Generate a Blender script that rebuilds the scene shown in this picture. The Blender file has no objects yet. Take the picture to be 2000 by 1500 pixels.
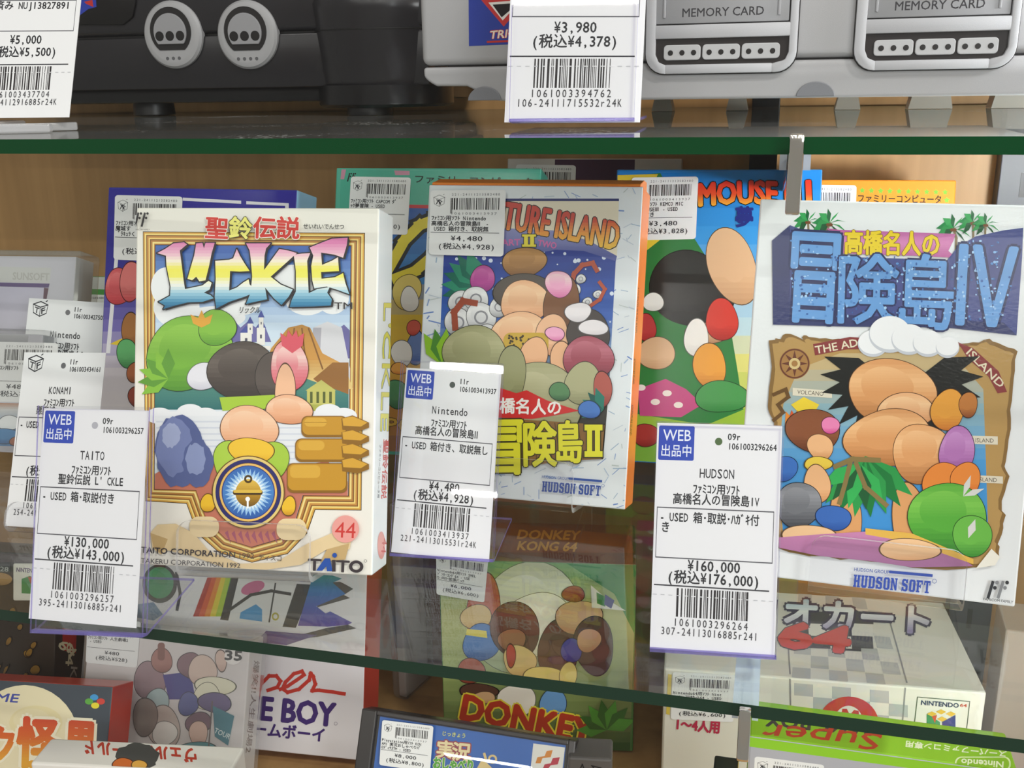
import bpy, bmesh, math, random
from mathutils import Vector, Matrix
from mathutils.geometry import tessellate_polygon

# ------------------------------------------------------------------ camera, sky, lamps, exposure
SC = bpy.context.scene
COL = SC.collection
F = 2000.0                                   # focal length in pixels of the 2000 x 1500 frame
YAW, PITCH, ROLL = 0.2541, 0.2861, -0.0164
EYE = Vector((0.0, -0.3164, 0.0164))


def camera_axes():
    cy, sy, cp, sp = math.cos(YAW), math.sin(YAW), math.cos(PITCH), math.sin(PITCH)
    f = Vector((-sy * cp, cy * cp, -sp))
    r = Vector((cy, sy, 0))
    u = r.cross(f)
    c, s = math.cos(ROLL), math.sin(ROLL)
    return c * r + s * u, -s * r + c * u, f


CR, CU, CF = camera_axes()
cam_data = bpy.data.cameras.new('camera')
cam_data.sensor_width = 36
cam_data.lens = 36 * F / 2000
cam_data.clip_start = 0.01
cam = bpy.data.objects.new('camera', cam_data)
COL.objects.link(cam)
m = Matrix((CR, CU, -CF)).transposed().to_4x4()
m.translation = EYE
cam.matrix_world = m
SC.camera = cam

SC.view_settings.view_transform = 'Standard'
SC.view_settings.look = 'None'
SC.view_settings.gamma = 1
SC.view_settings.use_curve_mapping = False
SC.view_settings.exposure = 0.06
SC.cycles.transparent_max_bounces = 32

world = bpy.data.worlds.new('shop_interior')
SC.world = world
world.use_nodes = True
wb = world.node_tree.nodes['Background']
wb.inputs['Color'].default_value = (1.0, 0.95, 0.89, 1)
wb.inputs['Strength'].default_value = 0.30


def ceiling_lamp(x, y, z, sx, sy, power, col=(1, 0.97, 0.93)):
    l = bpy.data.lights.new('ceiling_tube', 'AREA')
    l.shape = 'RECTANGLE'
    l.size, l.size_y, l.energy, l.color = sx, sy, power, col
    o = bpy.data.objects.new('ceiling_tube', l)
    o.location = (x, y, z)
    COL.objects.link(o)


for lx, ly, lz, pw in ((1.0, -0.75, 1.15, 23), (0.2, -1.3, 1.5, 8), (-1.0, -1.3, 1.5, 6)):
    ceiling_lamp(lx, ly, lz, 0.5, 0.09, pw)
for row, (ly, pw) in enumerate(((-2.6, 7.5), (-3.8, 10), (-5.4, 13))):
    for lx in (-1.7, -0.5, 0.7, 1.9):
        ceiling_lamp(lx, ly, 1.35, 0.55, 0.05, pw * (1.25 if lx > 0 else .85))


def fill_panel(x, y, z, size, power, aim, col):
    """Added fill: an unseen upright soft panel facing the case from the right."""
    l = bpy.data.lights.new('fill_light', 'AREA')
    l.shape, l.size, l.size_y, l.energy, l.color = 'RECTANGLE', size[0], size[1], power, col
    o = bpy.data.objects.new('fill_light', l)
    o.location = (x, y, z)
    o.rotation_euler = (Vector(aim) - Vector((x, y, z))).to_track_quat('-Z', 'Y').to_euler()
    COL.objects.link(o)


def unseen_side_lamp(z, h, power):
    """Unseen slim upright lamp, added at the right inner side to shine across the cabinet."""
    l = bpy.data.lights.new('unseen_side_lamp', 'AREA')
    l.shape, l.size, l.size_y, l.energy, l.color = 'RECTANGLE', .012, h, power, (.95, .98, 1.0)
    o = bpy.data.objects.new('unseen_side_lamp', l)
    o.location = (.184, .125, z)
    o.rotation_euler = Vector((-.86, .50, 0)).to_track_quat('-Z', 'Z').to_euler()
    COL.objects.link(o)


unseen_side_lamp(-.045, .07, 1.1)  # unseen lamps, added to brighten wood and boxes at the right rear
unseen_side_lamp(.09, .15, .75)
unseen_side_lamp(-.285, .15, .34)
fill_panel(.62, -.85, .14, (.35, .25), 3.4, (.05, .2, -.1), (.93, .97, 1.0))  # unseen fill, added to brighten box sides and the wood back


# ------------------------------------------------------------------ helpers
def ray(x, y):
    return CR * ((x - 1000) / F) - CU * ((y - 750) / F) + CF


def on(x, y, axis, val):
    v = ray(x, y)
    return EYE + v * ((val - EYE[axis]) / v[axis])


def WX(x, y, Y):                              # (X, Z) in the upright plane at depth Y
    p = on(x, y, 1, Y)
    return p.x, p.z


def lin(c):
    if isinstance(c, str):
        c = tuple(int(c[i:i + 2], 16) / 255 for i in (0, 2, 4))
    return tuple(v / 12.92 if v <= 0.04045 else ((v + 0.055) / 1.055) ** 2.4 for v in c)


def frame(yaw, lean, roll=0.0):
    cy, sy, cl, sl = math.cos(yaw), math.sin(yaw), math.cos(lean), math.sin(lean)
    x = Vector((cy, sy, 0))
    n0 = Vector((sy, -cy, 0))
    u0 = Vector((0, 0, 1))
    u, n = cl * u0 - sl * n0, cl * n0 + sl * u0
    c, s = math.cos(roll), math.sin(roll)
    return c * x + s * u, -s * x + c * u, n


class Face:
    """A flat face in space: B is the middle of its bottom edge, x right, u up, n outward."""

    def __init__(self, X, Y, Z, yaw, lean, roll, w, h):
        self.x, self.u, self.n = frame(math.radians(yaw), math.radians(lean), math.radians(roll))
        self.B, self.w, self.h = Vector((X, Y, Z)), w, h
        self.M = Matrix((self.x, self.u, self.n)).transposed().to_4x4()
        self.M.translation = self.B
        self.bounds = (-w / 2 + .0006, w / 2 - .0006, .0006, h - .0006)

    def loc(self, x, y):
        v = ray(x, y)
        p = EYE + v * ((self.B - EYE).dot(self.n) / v.dot(self.n)) - self.B
        return (p.dot(self.x), p.dot(self.u))


class Flat:
    """A face given straight in its own metres (used for tops and sides)."""

    def __init__(self, origin, x, u):
        self.B, self.x, self.u = Vector(origin), Vector(x).normalized(), Vector(u).normalized()
        self.n = self.x.cross(self.u)
        self.M = Matrix((self.x, self.u, self.n)).transposed().to_4x4()
        self.M.translation = self.B

    loc = Face.loc


def clip(poly, a, b, c):                      # keep a*x+b*y <= c
    out = []
    for i in range(len(poly)):
        p, q = poly[i - 1], poly[i]
        dp, dq = a * p[0] + b * p[1] - c, a * q[0] + b * q[1] - c
        if (dp <= 0) != (dq <= 0):
            t = dp / (dp - dq)
            out.append((p[0] + t * (q[0] - p[0]), p[1] + t * (q[1] - p[1])))
        if dq <= 0:
            out.append(q)
    return out


_glyphs = {}


def glyphs(s, bold=0.0):
    k = (s, bold)
    if k not in _glyphs:
        c = bpy.data.curves.new('lettering', 'FONT')
        c.body, c.offset, c.resolution_u = s, bold, 2
        o = bpy.data.objects.new('lettering', c)
        me = o.to_mesh()
        vs = [(v.co.x, v.co.y) for v in me.vertices]
        fs = [tuple(p.vertices) for p in me.polygons]
        o.to_mesh_clear()
        bpy.data.objects.remove(o)
        bpy.data.curves.remove(c)
        _glyphs[k] = (vs, fs)
    return _glyphs[k]


def wide(ch):
    o = ord(ch)
    return o >= 0x2000 and not 0xFF61 <= o <= 0xFFDC


def _r(a, b, c, d):
    return [(a, b), (c, b), (c, d), (a, d)]


SLAB = {
    'H': [_r(.10, 0, .40, 1), _r(.60, 0, .90, 1), _r(.3, .42, .7, .58), _r(0, 0, .46, .13), _r(.54, 0, 1, .13), _r(0, .87, .46, 1), _r(.54, .87, 1, 1)],
    'U': [_r(.10, .14, .40, 1), _r(.62, .14, .90, 1), [(.10, .16), (.24, 0), (.76, 0), (.90, .16), (.62, .20), (.40, .20)], _r(0, .87, .46, 1), _r(.56, .87, 1, 1)],
    'D': [_r(.10, 0, .40, 1), _r(0, 0, .5, .13), _r(0, .87, .5, 1), [(.4, 0), (.78, 0), (.95, .14), (.95, .86), (.78, 1), (.4, 1), (.4, .86), (.64, .84), (.64, .16), (.4, .14)]],
    'S': [[(.06, 0), (.2, 0), (.22, .06), (.4, 0), (.76, 0), (.94, .12), (.94, .46), (.78, .58), (.36, .68), (.36, .84), (.62, .84), (.66, .68), (.92, .68), (.92, 1), (.78, 1), (.76, .94), (.6, 1), (.26, 1), (.06, .86), (.06, .58), (.2, .46), (.64, .36), (.64, .16), (.38, .16), (.34, .34), (.06, .34)]],
    'O': [[(.06, .14), (.22, 0), (.5, 0), (.5, .15), (.38, .18), (.38, .82), (.5, .85), (.5, 1), (.22, 1), (.06, .86)], [(.94, .14), (.78, 0), (.5, 0), (.5, .15), (.62, .18), (.62, .82), (.5, .85), (.5, 1), (.78, 1), (.94, .86)]],
    'N': [_r(.08, 0, .30, 1), _r(.70, 0, .92, 1), [(.08, 1), (.36, 1), (.92, 0), (.66, 0)], _r(0, 0, .40, .12), _r(0, .88, .3, 1), _r(.58, .88, 1, 1)],
    'F': [_r(.10, 0, .40, 1), _r(0, 0, .52, .13), _r(0, .84, .92, 1), _r(.74, .66, .92, 1), _r(.4, .44, .66, .58), _r(.56, .36, .68, .66)],
    'T': [_r(.35, 0, .65, 1), _r(.2, 0, .8, .13), _r(.04, .84, .96, 1), _r(.04, .64, .20, 1), _r(.80, .64, .96, 1)],
}
LAYER = 7e-6


class Ink:
    """Flat printing, drawn with picture points of the face it lies on (or in that face's metres)."""

    def __init__(self, face=None, trim=False):
        self.bounds = getattr(face, 'bounds', None) if trim else None
        self.face, self.v, self.f, self.c, self.z, self.flat = face, [], [], [], 0, False
        self.map = face.loc if face else (lambda x, y: (x, y))

    def quad(self, TL, TR, BR, BL):           # work in unit coordinates of this quad from now on
        def mp(u, v):
            x = (TL[0] * (1 - u) + TR[0] * u) * (1 - v) + (BL[0] * (1 - u) + BR[0] * u) * v
            y = (TL[1] * (1 - u) + TR[1] * u) * (1 - v) + (BL[1] * (1 - u) + BR[1] * u) * v
            return self.face.loc(x, y) if self.face else (x, y)
        self.map = mp
        return self

    def px(self):
        self.map = self.face.loc if self.face else (lambda x, y: (x, y))
        return self

    def raw(self):
        self.map = lambda x, y: (x, y)
        return self

    def _add(self, pts, col):
        if len(pts) < 3:
            return
        i = len(self.v)
        pts = [self.map(*p) for p in pts]
        if self.bounds:                       # print ends where the board ends
            x0, x1, y0, y1 = self.bounds
            for c_ in ((-1, 0, -x0), (1, 0, x1), (0, -1, -y0), (0, 1, y1)):
                if any(c_[0] * p[0] + c_[1] * p[1] > c_[2] for p in pts):
                    pts = clip(pts, *c_)
                    if len(pts) < 3:
                        return
        for x, y in pts:
            self.v.append((x, y, LAYER * (self.z + 1)))
        self.f.append(tuple(range(i, i + len(pts))))
        self.c.append(col)

    def polys(self, polys, col, n=16):
        if isinstance(col, list):             # [(y, colour), ...] stops down the page
            tris = []
            for p in polys:
                if len(p) <= 3:
                    tris.append(p)
                else:
                    tris += [[p[i] for i in t] for t in tessellate_polygon([[Vector((x, y, 0)) for x, y in p]])]
            ys = [c[0] for c in col]
            cs = [lin(c[1]) for c in col]
            for k in range(n):
                a = ys[0] + (ys[-1] - ys[0]) * k / n
                b = ys[0] + (ys[-1] - ys[0]) * (k + 1) / n
                mid = (a + b) / 2
                j = max(i for i in range(len(ys) - 1) if ys[i] <= mid or i == 0)
                t = min(1, max(0, (mid - ys[j]) / (ys[j + 1] - ys[j])))
                cc = tuple(cs[j][i] * (1 - t) + cs[j + 1][i] * t for i in range(3))
                for p in tris:
                    q = p
                    if k > 0:
                        q = clip(q, 0, -1, -a)
                    if k < n - 1 and q:
                        q = clip(q, 0, 1, b)
                    self._add(q, cc)
        else:
            cc = lin(col)
            for p in polys:
                self._add(p, cc)
        self.z += .02 if self.flat else 1
        return self

    def p(self, col, pts, n=16):
        return self.polys([list(pts)], col, n)

    def r(self, col, x0, y0, x1, y1):
        return self.p(col, [(x0, y0), (x1, y0), (x1, y1), (x0, y1)])

    def rr(self, col, x0, y0, x1, y1, rx, ry=None):
        ry = ry or rx
        pts = []
        for cx, cy, a in ((x1 - rx, y0 + ry, -90), (x1 - rx, y1 - ry, 0), (x0 + rx, y1 - ry, 90), (x0 + rx, y0 + ry, 180)):
            for k in range(7):
                t = math.radians(a + 15 * k)
                pts.append((cx + rx * math.cos(t), cy + ry * math.sin(t)))
        return self.p(col, pts)

    def e(self, col, cx, cy, rx, ry=None, rot=0, n=36):
        ry = ry or rx
        c, s = math.cos(math.radians(rot)), math.sin(math.radians(rot))
        pts = []
        for k in range(n):
            t = 2 * math.pi * k / n
            x, y = rx * math.cos(t), ry * math.sin(t)
            pts.append((cx + c * x - s * y, cy + s * x + c * y))
        return self.p(col, pts)

    def ball(self, cols, cx, cy, rx, ry=None, rot=0, off=-.22):
        """A plain rounded printed form, a little uneven, outlined, in two or three flat tones (outermost first)."""
        ry = ry or rx
        R = random.Random(int(cx * 7 + cy * 13))
        a2, a3, p2, p3 = R.uniform(.03, .08), R.uniform(.02, .05), R.uniform(0, 6), R.uniform(0, 6)
        c, s = math.cos(math.radians(rot)), math.sin(math.radians(rot))

        def form(col, sc, dx, dy):
            pts = []
            for k in range(40):
                t = 2 * math.pi * k / 40
                r = sc * (1 + a2 * math.cos(2 * t + p2) + a3 * math.cos(3 * t + p3))
                x, y = rx * r * math.cos(t), ry * r * math.sin(t)
                pts.append((cx + dx + c * x - s * y, cy + dy + s * x + c * y))
            self.p(col, pts, 14)
        d = tuple(int(int(cols[0][i:i + 2], 16) * .45) for i in (0, 2, 4))
        form('%02x%02x%02x' % d, 1.0, 0, 0)
        sc = 1 - 1.2 / min(rx, ry)
        if len(cols) == 2:
            cols = [cols[0], cols[1], cols[1]]
        form([(cy - ry, cols[1]), (cy - ry * .35, cols[2]), (cy + ry * .2, cols[1]), (cy + ry, cols[0])], sc, 0, 0)
        e = [(cy - ry * .75, cols[2]), (cy, cols[1]), (cy + ry * .35, cols[1])]
        form(e, sc * .60, off * rx * .5, off * ry * .8)
        return self

    def blob(self, col, cx, cy, rx, ry, seed, jag=.12, n=26):
        R = random.Random(seed)
        return self.p(col, [(cx + rx * (1 + R.uniform(-jag, jag)) * math.cos(2 * math.pi * k / n),
                             cy + ry * (1 + R.uniform(-jag, jag)) * math.sin(2 * math.pi * k / n)) for k in range(n)])

    def fan(self, col, cx, cy, r, a0, a1, n, w=.22, dark=None):
        """Leaves fanning out from a point."""
        for k in range(n):
            a = math.radians(a0 + (a1 - a0) * k / max(1, n - 1))
            dx, dy = math.cos(a), math.sin(a)
            q = [(cx, cy), (cx + r * .5 * dx - r * w * dy, cy + r * .5 * dy + r * w * dx), (cx + r * dx, cy + r * dy),
                 (cx + r * .5 * dx + r * w * dy, cy + r * .5 * dy - r * w * dx)]
            self.p(dark if dark and k % 2 else col, q)
        return self

    def line(self, col, pts, w, closed=False):
        pts = list(pts) + ([pts[0]] if closed else [])
        out = []
        for a, b in zip(pts, pts[1:]):
            d = math.hypot(b[0] - a[0], b[1] - a[1]) or 1
            ex, ey = (b[0] - a[0]) / d * w / 2, (b[1] - a[1]) / d * w / 2
            out.append([(a[0] - ex - ey, a[1] - ey + ex), (a[0] - ex + ey, a[1] - ey - ex), (b[0] + ex + ey, b[1] + ey - ex), (b[0] + ex - ey, b[1] + ey + ex)])
        keep, self.flat = self.flat, True
        for q in out:
            self.polys([q], col)
        self.flat = keep
        self.z += .02 if keep else 1
        return self

    def ring(self, col, cx, cy, r, w, ry=None, n=40):
        ry = ry or r
        k = ry / r
        out = []
        for i in range(n):
            a, b = 2 * math.pi * i / n, 2 * math.pi * (i + 1) / n
            out.append([(cx + q * math.cos(t), cy + q * k * math.sin(t)) for q, t in ((r, a), (r, b), (r - w, b), (r - w, a))])
        return self.polys(out, col)

    def t(self, s, x0, y0, x1, y1, h, col, bold=0.0, shear=0.0, edge=None, edge_w=.04, arc=0.0, cap=.69):
        """A line of lettering on the base line (x0,y0)-(x1,y1), capital height h."""
        vs, fs = glyphs(s)
        if not vs:
            return self
        lo, hi = min(v[0] for v in vs), max(v[0] for v in vs)
        dx, dy = x1 - x0, y1 - y0
        L = math.hypot(dx, dy)
        ux, uy = dx / L, dy / L

        def strokes(r):
            """The lettering smeared by r times the letter height, so that it grows bolder all round."""
            steps = [(0, 0)] if r <= .004 else [(r * math.cos(q * math.pi / 4), r * math.sin(q * math.pi / 4)) for q in range(8)] + [(0, 0)]
            if r > .05:
                steps += [(r * .5 * math.cos(q * math.pi / 2), r * .5 * math.sin(q * math.pi / 2)) for q in range(4)]
            out = []
            for sx, sy in steps:
                P = []
                for vx, vy in vs:
                    p = (vx - lo) / (hi - lo) * L + sx * h
                    b = vy / cap * h + sy * h
                    p += shear * b
                    t = p / L
                    b += arc * 4 * t * (1 - t)
                    P.append((x0 + p * ux + b * uy, y0 + p * uy - b * ux))
                out.append([[P[i] for i in f] for f in fs])
            return out

        def lay(copies, c):
            keep, self.flat = self.flat, True
            for q in copies:
                self.polys(q, c)
                self.z += .15
            self.flat = keep
            self.z += .8
        if edge:
            lay(strokes(bold + edge_w * 1.4), edge)
        lay(strokes(bold), col)
        return self

    def slab(self, s, x0, y0, x1, y1, h, col):
        """Heavy narrow slab-serif capitals on a base line."""
        dx, dy = x1 - x0, y1 - y0
        L = math.hypot(dx, dy)
        ux, uy = dx / L, dy / L
        ws = [.45 if ch == ' ' else 1.0 for ch in s]
        x = 0
        keep, self.flat = self.flat, True
        for ch, w in zip(s, ws):
            cw = L * w / sum(ws)
            for poly in SLAB.get(ch, ()):
                q = []
                for px_, py_ in poly:
                    p, b = x + (.04 + px_ * .92) * cw, py_ * h
                    q.append((x0 + p * ux + b * uy, y0 + p * uy - b * ux))
                self.polys([q], col)
            x += cw
        self.flat = keep
        self.z += 1
        return self

    def mono(self, s, x0, x1, y, h, col='26262b', bold=.020, ux=.84):
        """Evenly spaced machine printing between x0 and x1, base line y, capital height h."""
        cells = sum(2 if wide(c) else 1 for c in s)
        if not cells:
            return self
        cw = (x1 - x0) / cells
        x = x0
        out = [[], [], [], []]
        for ch in s:
            n = 2 if wide(ch) else 1
            if ch != ' ' and ch != '\u3000':
                vs, fs = glyphs(ch)
                if vs:
                    if n == 2:
                        sx, ox = 2 * cw, 0
                    elif 0xFF61 <= ord(ch) <= 0xFFDC:
                        sx, ox = 2 * cw, 0
                    else:
                        lo, hi = min(v[0] for v in vs), max(v[0] for v in vs)
                        sx = cw * ux / max(hi - lo, .44)
                        ox = cw / 2 - sx * (lo + hi) / 2
                    sy = h / .69
                    for q, (ddx, ddy) in enumerate(((0, 0),) if bold <= 0 else ((-bold, 0), (bold, 0), (0, bold), (0, -bold))):
                        P = [(x + ox + vx * sx + ddx * sx, y - (vy + ddy) * sy) for vx, vy in vs]
                        out[q] += [[P[i] for i in f] for f in fs]
            x += n * cw
        keep, self.flat = self.flat, True
        for q in out:
            self.polys(q, col)
            self.z += .15
        self.flat = keep
        self.z += .4
        return self

    def bars(self, x0, x1, y0, y1, seed, col='241f22', long=()):
        R = random.Random(seed)
        mods, ink = [], True
        n = 0
        while n < 95:
            w = R.choice((1, 1, 1, 2, 2, 3)) if ink else R.choice((1, 1, 2, 2, 3))
            mods.append((n, w, ink))
            n += w
            ink = not ink
        out = []
        for a, w, i in mods:
            if i:
                p, q = x0 + (x1 - x0) * a / n, x0 + (x1 - x0) * (a + w * .92) / n
                out.append([(p, y0), (q, y0), (q, y1), (p, y1)])
        return self.polys(out, col)

    def build(self, name, mat, parent=None, M=None):
        if self.face is not None and name in ('cover_print', 'cover_insert'):
            self.face.top = self.z
        me = bpy.data.meshes.new(name)
        me.from_pydata(self.v, [], self.f)
        at = me.color_attributes.new('ink', 'FLOAT_COLOR', 'CORNER')
        buf = []
        for f, c in zip(self.f, self.c):
            buf += [c[0], c[1], c[2], 1.0] * len(f)
        at.data.foreach_set('color', buf)
        me.materials.append(mat)
        me.update()
        # every sheet of ink faces outward
        flip = [p for p in me.polygons if p.normal.z < 0]
        if flip:
            bm = bmesh.new()
            bm.from_mesh(me)
            bm.faces.ensure_lookup_table()
            bmesh.ops.reverse_faces(bm, faces=[bm.faces[p.index] for p in flip])
            bm.to_mesh(me)
            bm.free()
        return link(name, me, parent, M)


def link(name, me, parent=None, M=None):
    o = bpy.data.objects.new(name, me)
    COL.objects.link(o)
    if parent is not None:
        o.parent = parent
    if M is not None:
        o.matrix_local = M
    return o


def tag(o, label=None, cat=None, group=None, kind=None):
    for k, v in (('label', label), ('category', cat), ('group', group), ('kind', kind)):
        if v:
            o[k] = v
    return o


def empty(name, M, label, cat, group=None):
    o = bpy.data.objects.new(name, None)
    o.empty_display_size = .02
    COL.objects.link(o)
    o.matrix_world = M
    return tag(o, label, cat, group)


class Solid:
    """Collects boxes, extrusions and turned shapes into ONE mesh with one colour per face."""

    def __init__(self):
        self.bm = bmesh.new()
        self.cl = self.bm.loops.layers.float_color.new('ink')

    def paint(self, faces, col, mi=0):
        for f in faces:
            if f.is_valid:
                c = col(f) if callable(col) else col
                c = (*lin(c), 1)
                f.material_index = mi
                for l in f.loops:
                    l[self.cl] = c

    def _new(self, verts, faces, col, bevel, seg, mi, M):
        bm = bmesh.new()
        vv = [bm.verts.new(M @ Vector(v) if M else v) for v in verts]
        for f in faces:
            try:
                bm.faces.new([vv[i] for i in f])
            except ValueError:
                pass
        bmesh.ops.recalc_face_normals(bm, faces=bm.faces)
        if bevel:
            ed = [e for e in bm.edges if len(e.link_faces) == 2 and e.calc_face_angle(0) > .5]
            bmesh.ops.bevel(bm, geom=ed, offset=bevel, segments=seg, affect='EDGES', profile=.5, clamp_overlap=True)
        bm.normal_update()
        me = bpy.data.meshes.new('tmp')
        bm.to_mesh(me)
        bm.free()
        n0 = len(self.bm.faces)
        self.bm.from_mesh(me)
        bpy.data.meshes.remove(me)
        self.bm.faces.ensure_lookup_table()
        self.bm.normal_update()
        self.paint(self.bm.faces[n0:], col, mi)
        return self

    def box(self, a, b, col, bevel=0.0, seg=2, mi=0, M=None):
        (x0, y0, z0), (x1, y1, z1) = a, b
        v = [(x, y, z) for x in (x0, x1) for y in (y0, y1) for z in (z0, z1)]
        f = [(0, 1, 3, 2), (4, 6, 7, 5), (0, 4, 5, 1), (2, 3, 7, 6), (0, 2, 6, 4), (1, 5, 7, 3)]
        return self._new(v, f, col, bevel, seg, mi, M)

    def prism(self, pts, d0, d1, col, axis=1, bevel=0.0, seg=2, mi=0, M=None, scale1=None):
        """Outline pts (2-D) swept along an axis from d0 to d1."""
        def put(p, d):
            return (d, p[0], p[1]) if axis == 0 else (p[0], d, p[1]) if axis == 1 else (p[0], p[1], d)
        n = len(pts)
        q = pts
        if scale1:
            cx, cy = sum(p[0] for p in pts) / n, sum(p[1] for p in pts) / n
            q = [(cx + (p[0] - cx) * scale1, cy + (p[1] - cy) * scale1) for p in pts]
        v = [put(p, d0) for p in pts] + [put(p, d1) for p in q]
        f = [tuple(range(n)), tuple(range(2 * n - 1, n - 1, -1))] + [(i, (i + 1) % n, n + (i + 1) % n, n + i) for i in range(n)]
        return self._new(v, f, col, bevel, seg, mi, M)

    def lathe(self, prof, col, n=40, mi=0, M=None, smooth=True):
        """Profile (radius, height) turned about local z."""
        v, f = [], []
        for k in range(n):
            t = 2 * math.pi * k / n
            v += [(r * math.cos(t), r * math.sin(t), z) for r, z in prof]
        m_ = len(prof)
        for k in range(n):
            a, b = k * m_, ((k + 1) % n) * m_
            for i in range(m_ - 1):
                f.append((a + i, b + i, b + i + 1, a + i + 1))
        f.append(tuple(k * m_ for k in range(n - 1, -1, -1)))
        f.append(tuple(k * m_ + m_ - 1 for k in range(n)))
        return self._new(v, f, col, 0, 1, mi, M)

    def tube(self, pts, r, col, n=8, mi=0):
        v, f = [], []
        P = [Vector(p) for p in pts]
        for i, p in enumerate(P):
            d = (P[min(i + 1, len(P) - 1)] - P[max(i - 1, 0)]).normalized()
            a = d.orthogonal().normalized()
            b = d.cross(a)
            v += [tuple(p + r * (math.cos(2 * math.pi * k / n) * a + math.sin(2 * math.pi * k / n) * b)) for k in range(n)]
        for i in range(len(P) - 1):
            for k in range(n):
                f.append((i * n + k, i * n + (k + 1) % n, (i + 1) * n + (k + 1) % n, (i + 1) * n + k))
        f += [tuple(range(n)), tuple(range(len(P) * n - 1, len(P) * n - n - 1, -1))]
        return self._new(v, f, col, 0, 1, mi, None)

    def build(self, name, mats, parent=None, M=None, smooth=False):
        me = bpy.data.meshes.new(name)
        self.bm.to_mesh(me)
        self.bm.free()
        for mm in (mats if isinstance(mats, (list, tuple)) else [mats]):
            me.materials.append(mm)
        if smooth:
            for p in me.polygons:
                p.use_smooth = True
            me.set_sharp_from_angle(angle=math.radians(32))
        return link(name, me, parent, M)


# ------------------------------------------------------------------ materials
def nodes(name):
    mt = bpy.data.materials.new(name)
    mt.use_nodes = True
    nt = mt.node_tree
    for n in list(nt.nodes):
        nt.nodes.remove(n)
    return mt, nt, nt.nodes.new('ShaderNodeOutputMaterial')


def ink_mat(name, rough, spec=.5, bump=0.0, bscale=900, grain=0.0, metal=0.0, coat=0.0):
    """Colour from the 'ink' attribute, a little procedural tooth."""
    mt, nt, out = nodes(name)
    b = nt.nodes.new('ShaderNodeBsdfPrincipled')
    a = nt.nodes.new('ShaderNodeAttribute')
    a.attribute_name = 'ink'
    tc = nt.nodes.new('ShaderNodeTexCoord')
    nz = nt.nodes.new('ShaderNodeTexNoise')
    nz.inputs['Scale'].default_value = bscale
    nz.inputs['Detail'].default_value = 4
    nt.links.new(tc.outputs['Object'], nz.inputs['Vector'])
    col = a.outputs['Color']
    if grain:
        mx = nt.nodes.new('ShaderNodeMix')
        mx.data_type = 'RGBA'
        mx.blend_type = 'MULTIPLY'
        mx.inputs['Factor'].default_value = grain
        rp = nt.nodes.new('ShaderNodeValToRGB')
        rp.color_ramp.elements[0].color = (.55, .55, .55, 1)
        rp.color_ramp.elements[1].color = (1.15, 1.15, 1.15, 1)
        nt.links.new(nz.outputs['Fac'], rp.inputs['Fac'])
        nt.links.new(col, mx.inputs['A'])
        nt.links.new(rp.outputs['Color'], mx.inputs['B'])
        col = mx.outputs['Result']
    nt.links.new(col, b.inputs['Base Color'])
    b.inputs['Roughness'].default_value = rough
    b.inputs['Specular IOR Level'].default_value = spec
    b.inputs['Metallic'].default_value = metal
    b.inputs['Coat Weight'].default_value = coat
    b.inputs['Coat Roughness'].default_value = .12
    if bump:
        bp = nt.nodes.new('ShaderNodeBump')
        bp.inputs['Strength'].default_value = bump
        bp.inputs['Distance'].default_value = .0004
        nt.links.new(nz.outputs['Fac'], bp.inputs['Height'])
        nt.links.new(bp.outputs['Normal'], b.inputs['Normal'])
    nt.links.new(b.outputs['BSDF'], out.inputs['Surface'])
    return mt


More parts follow.
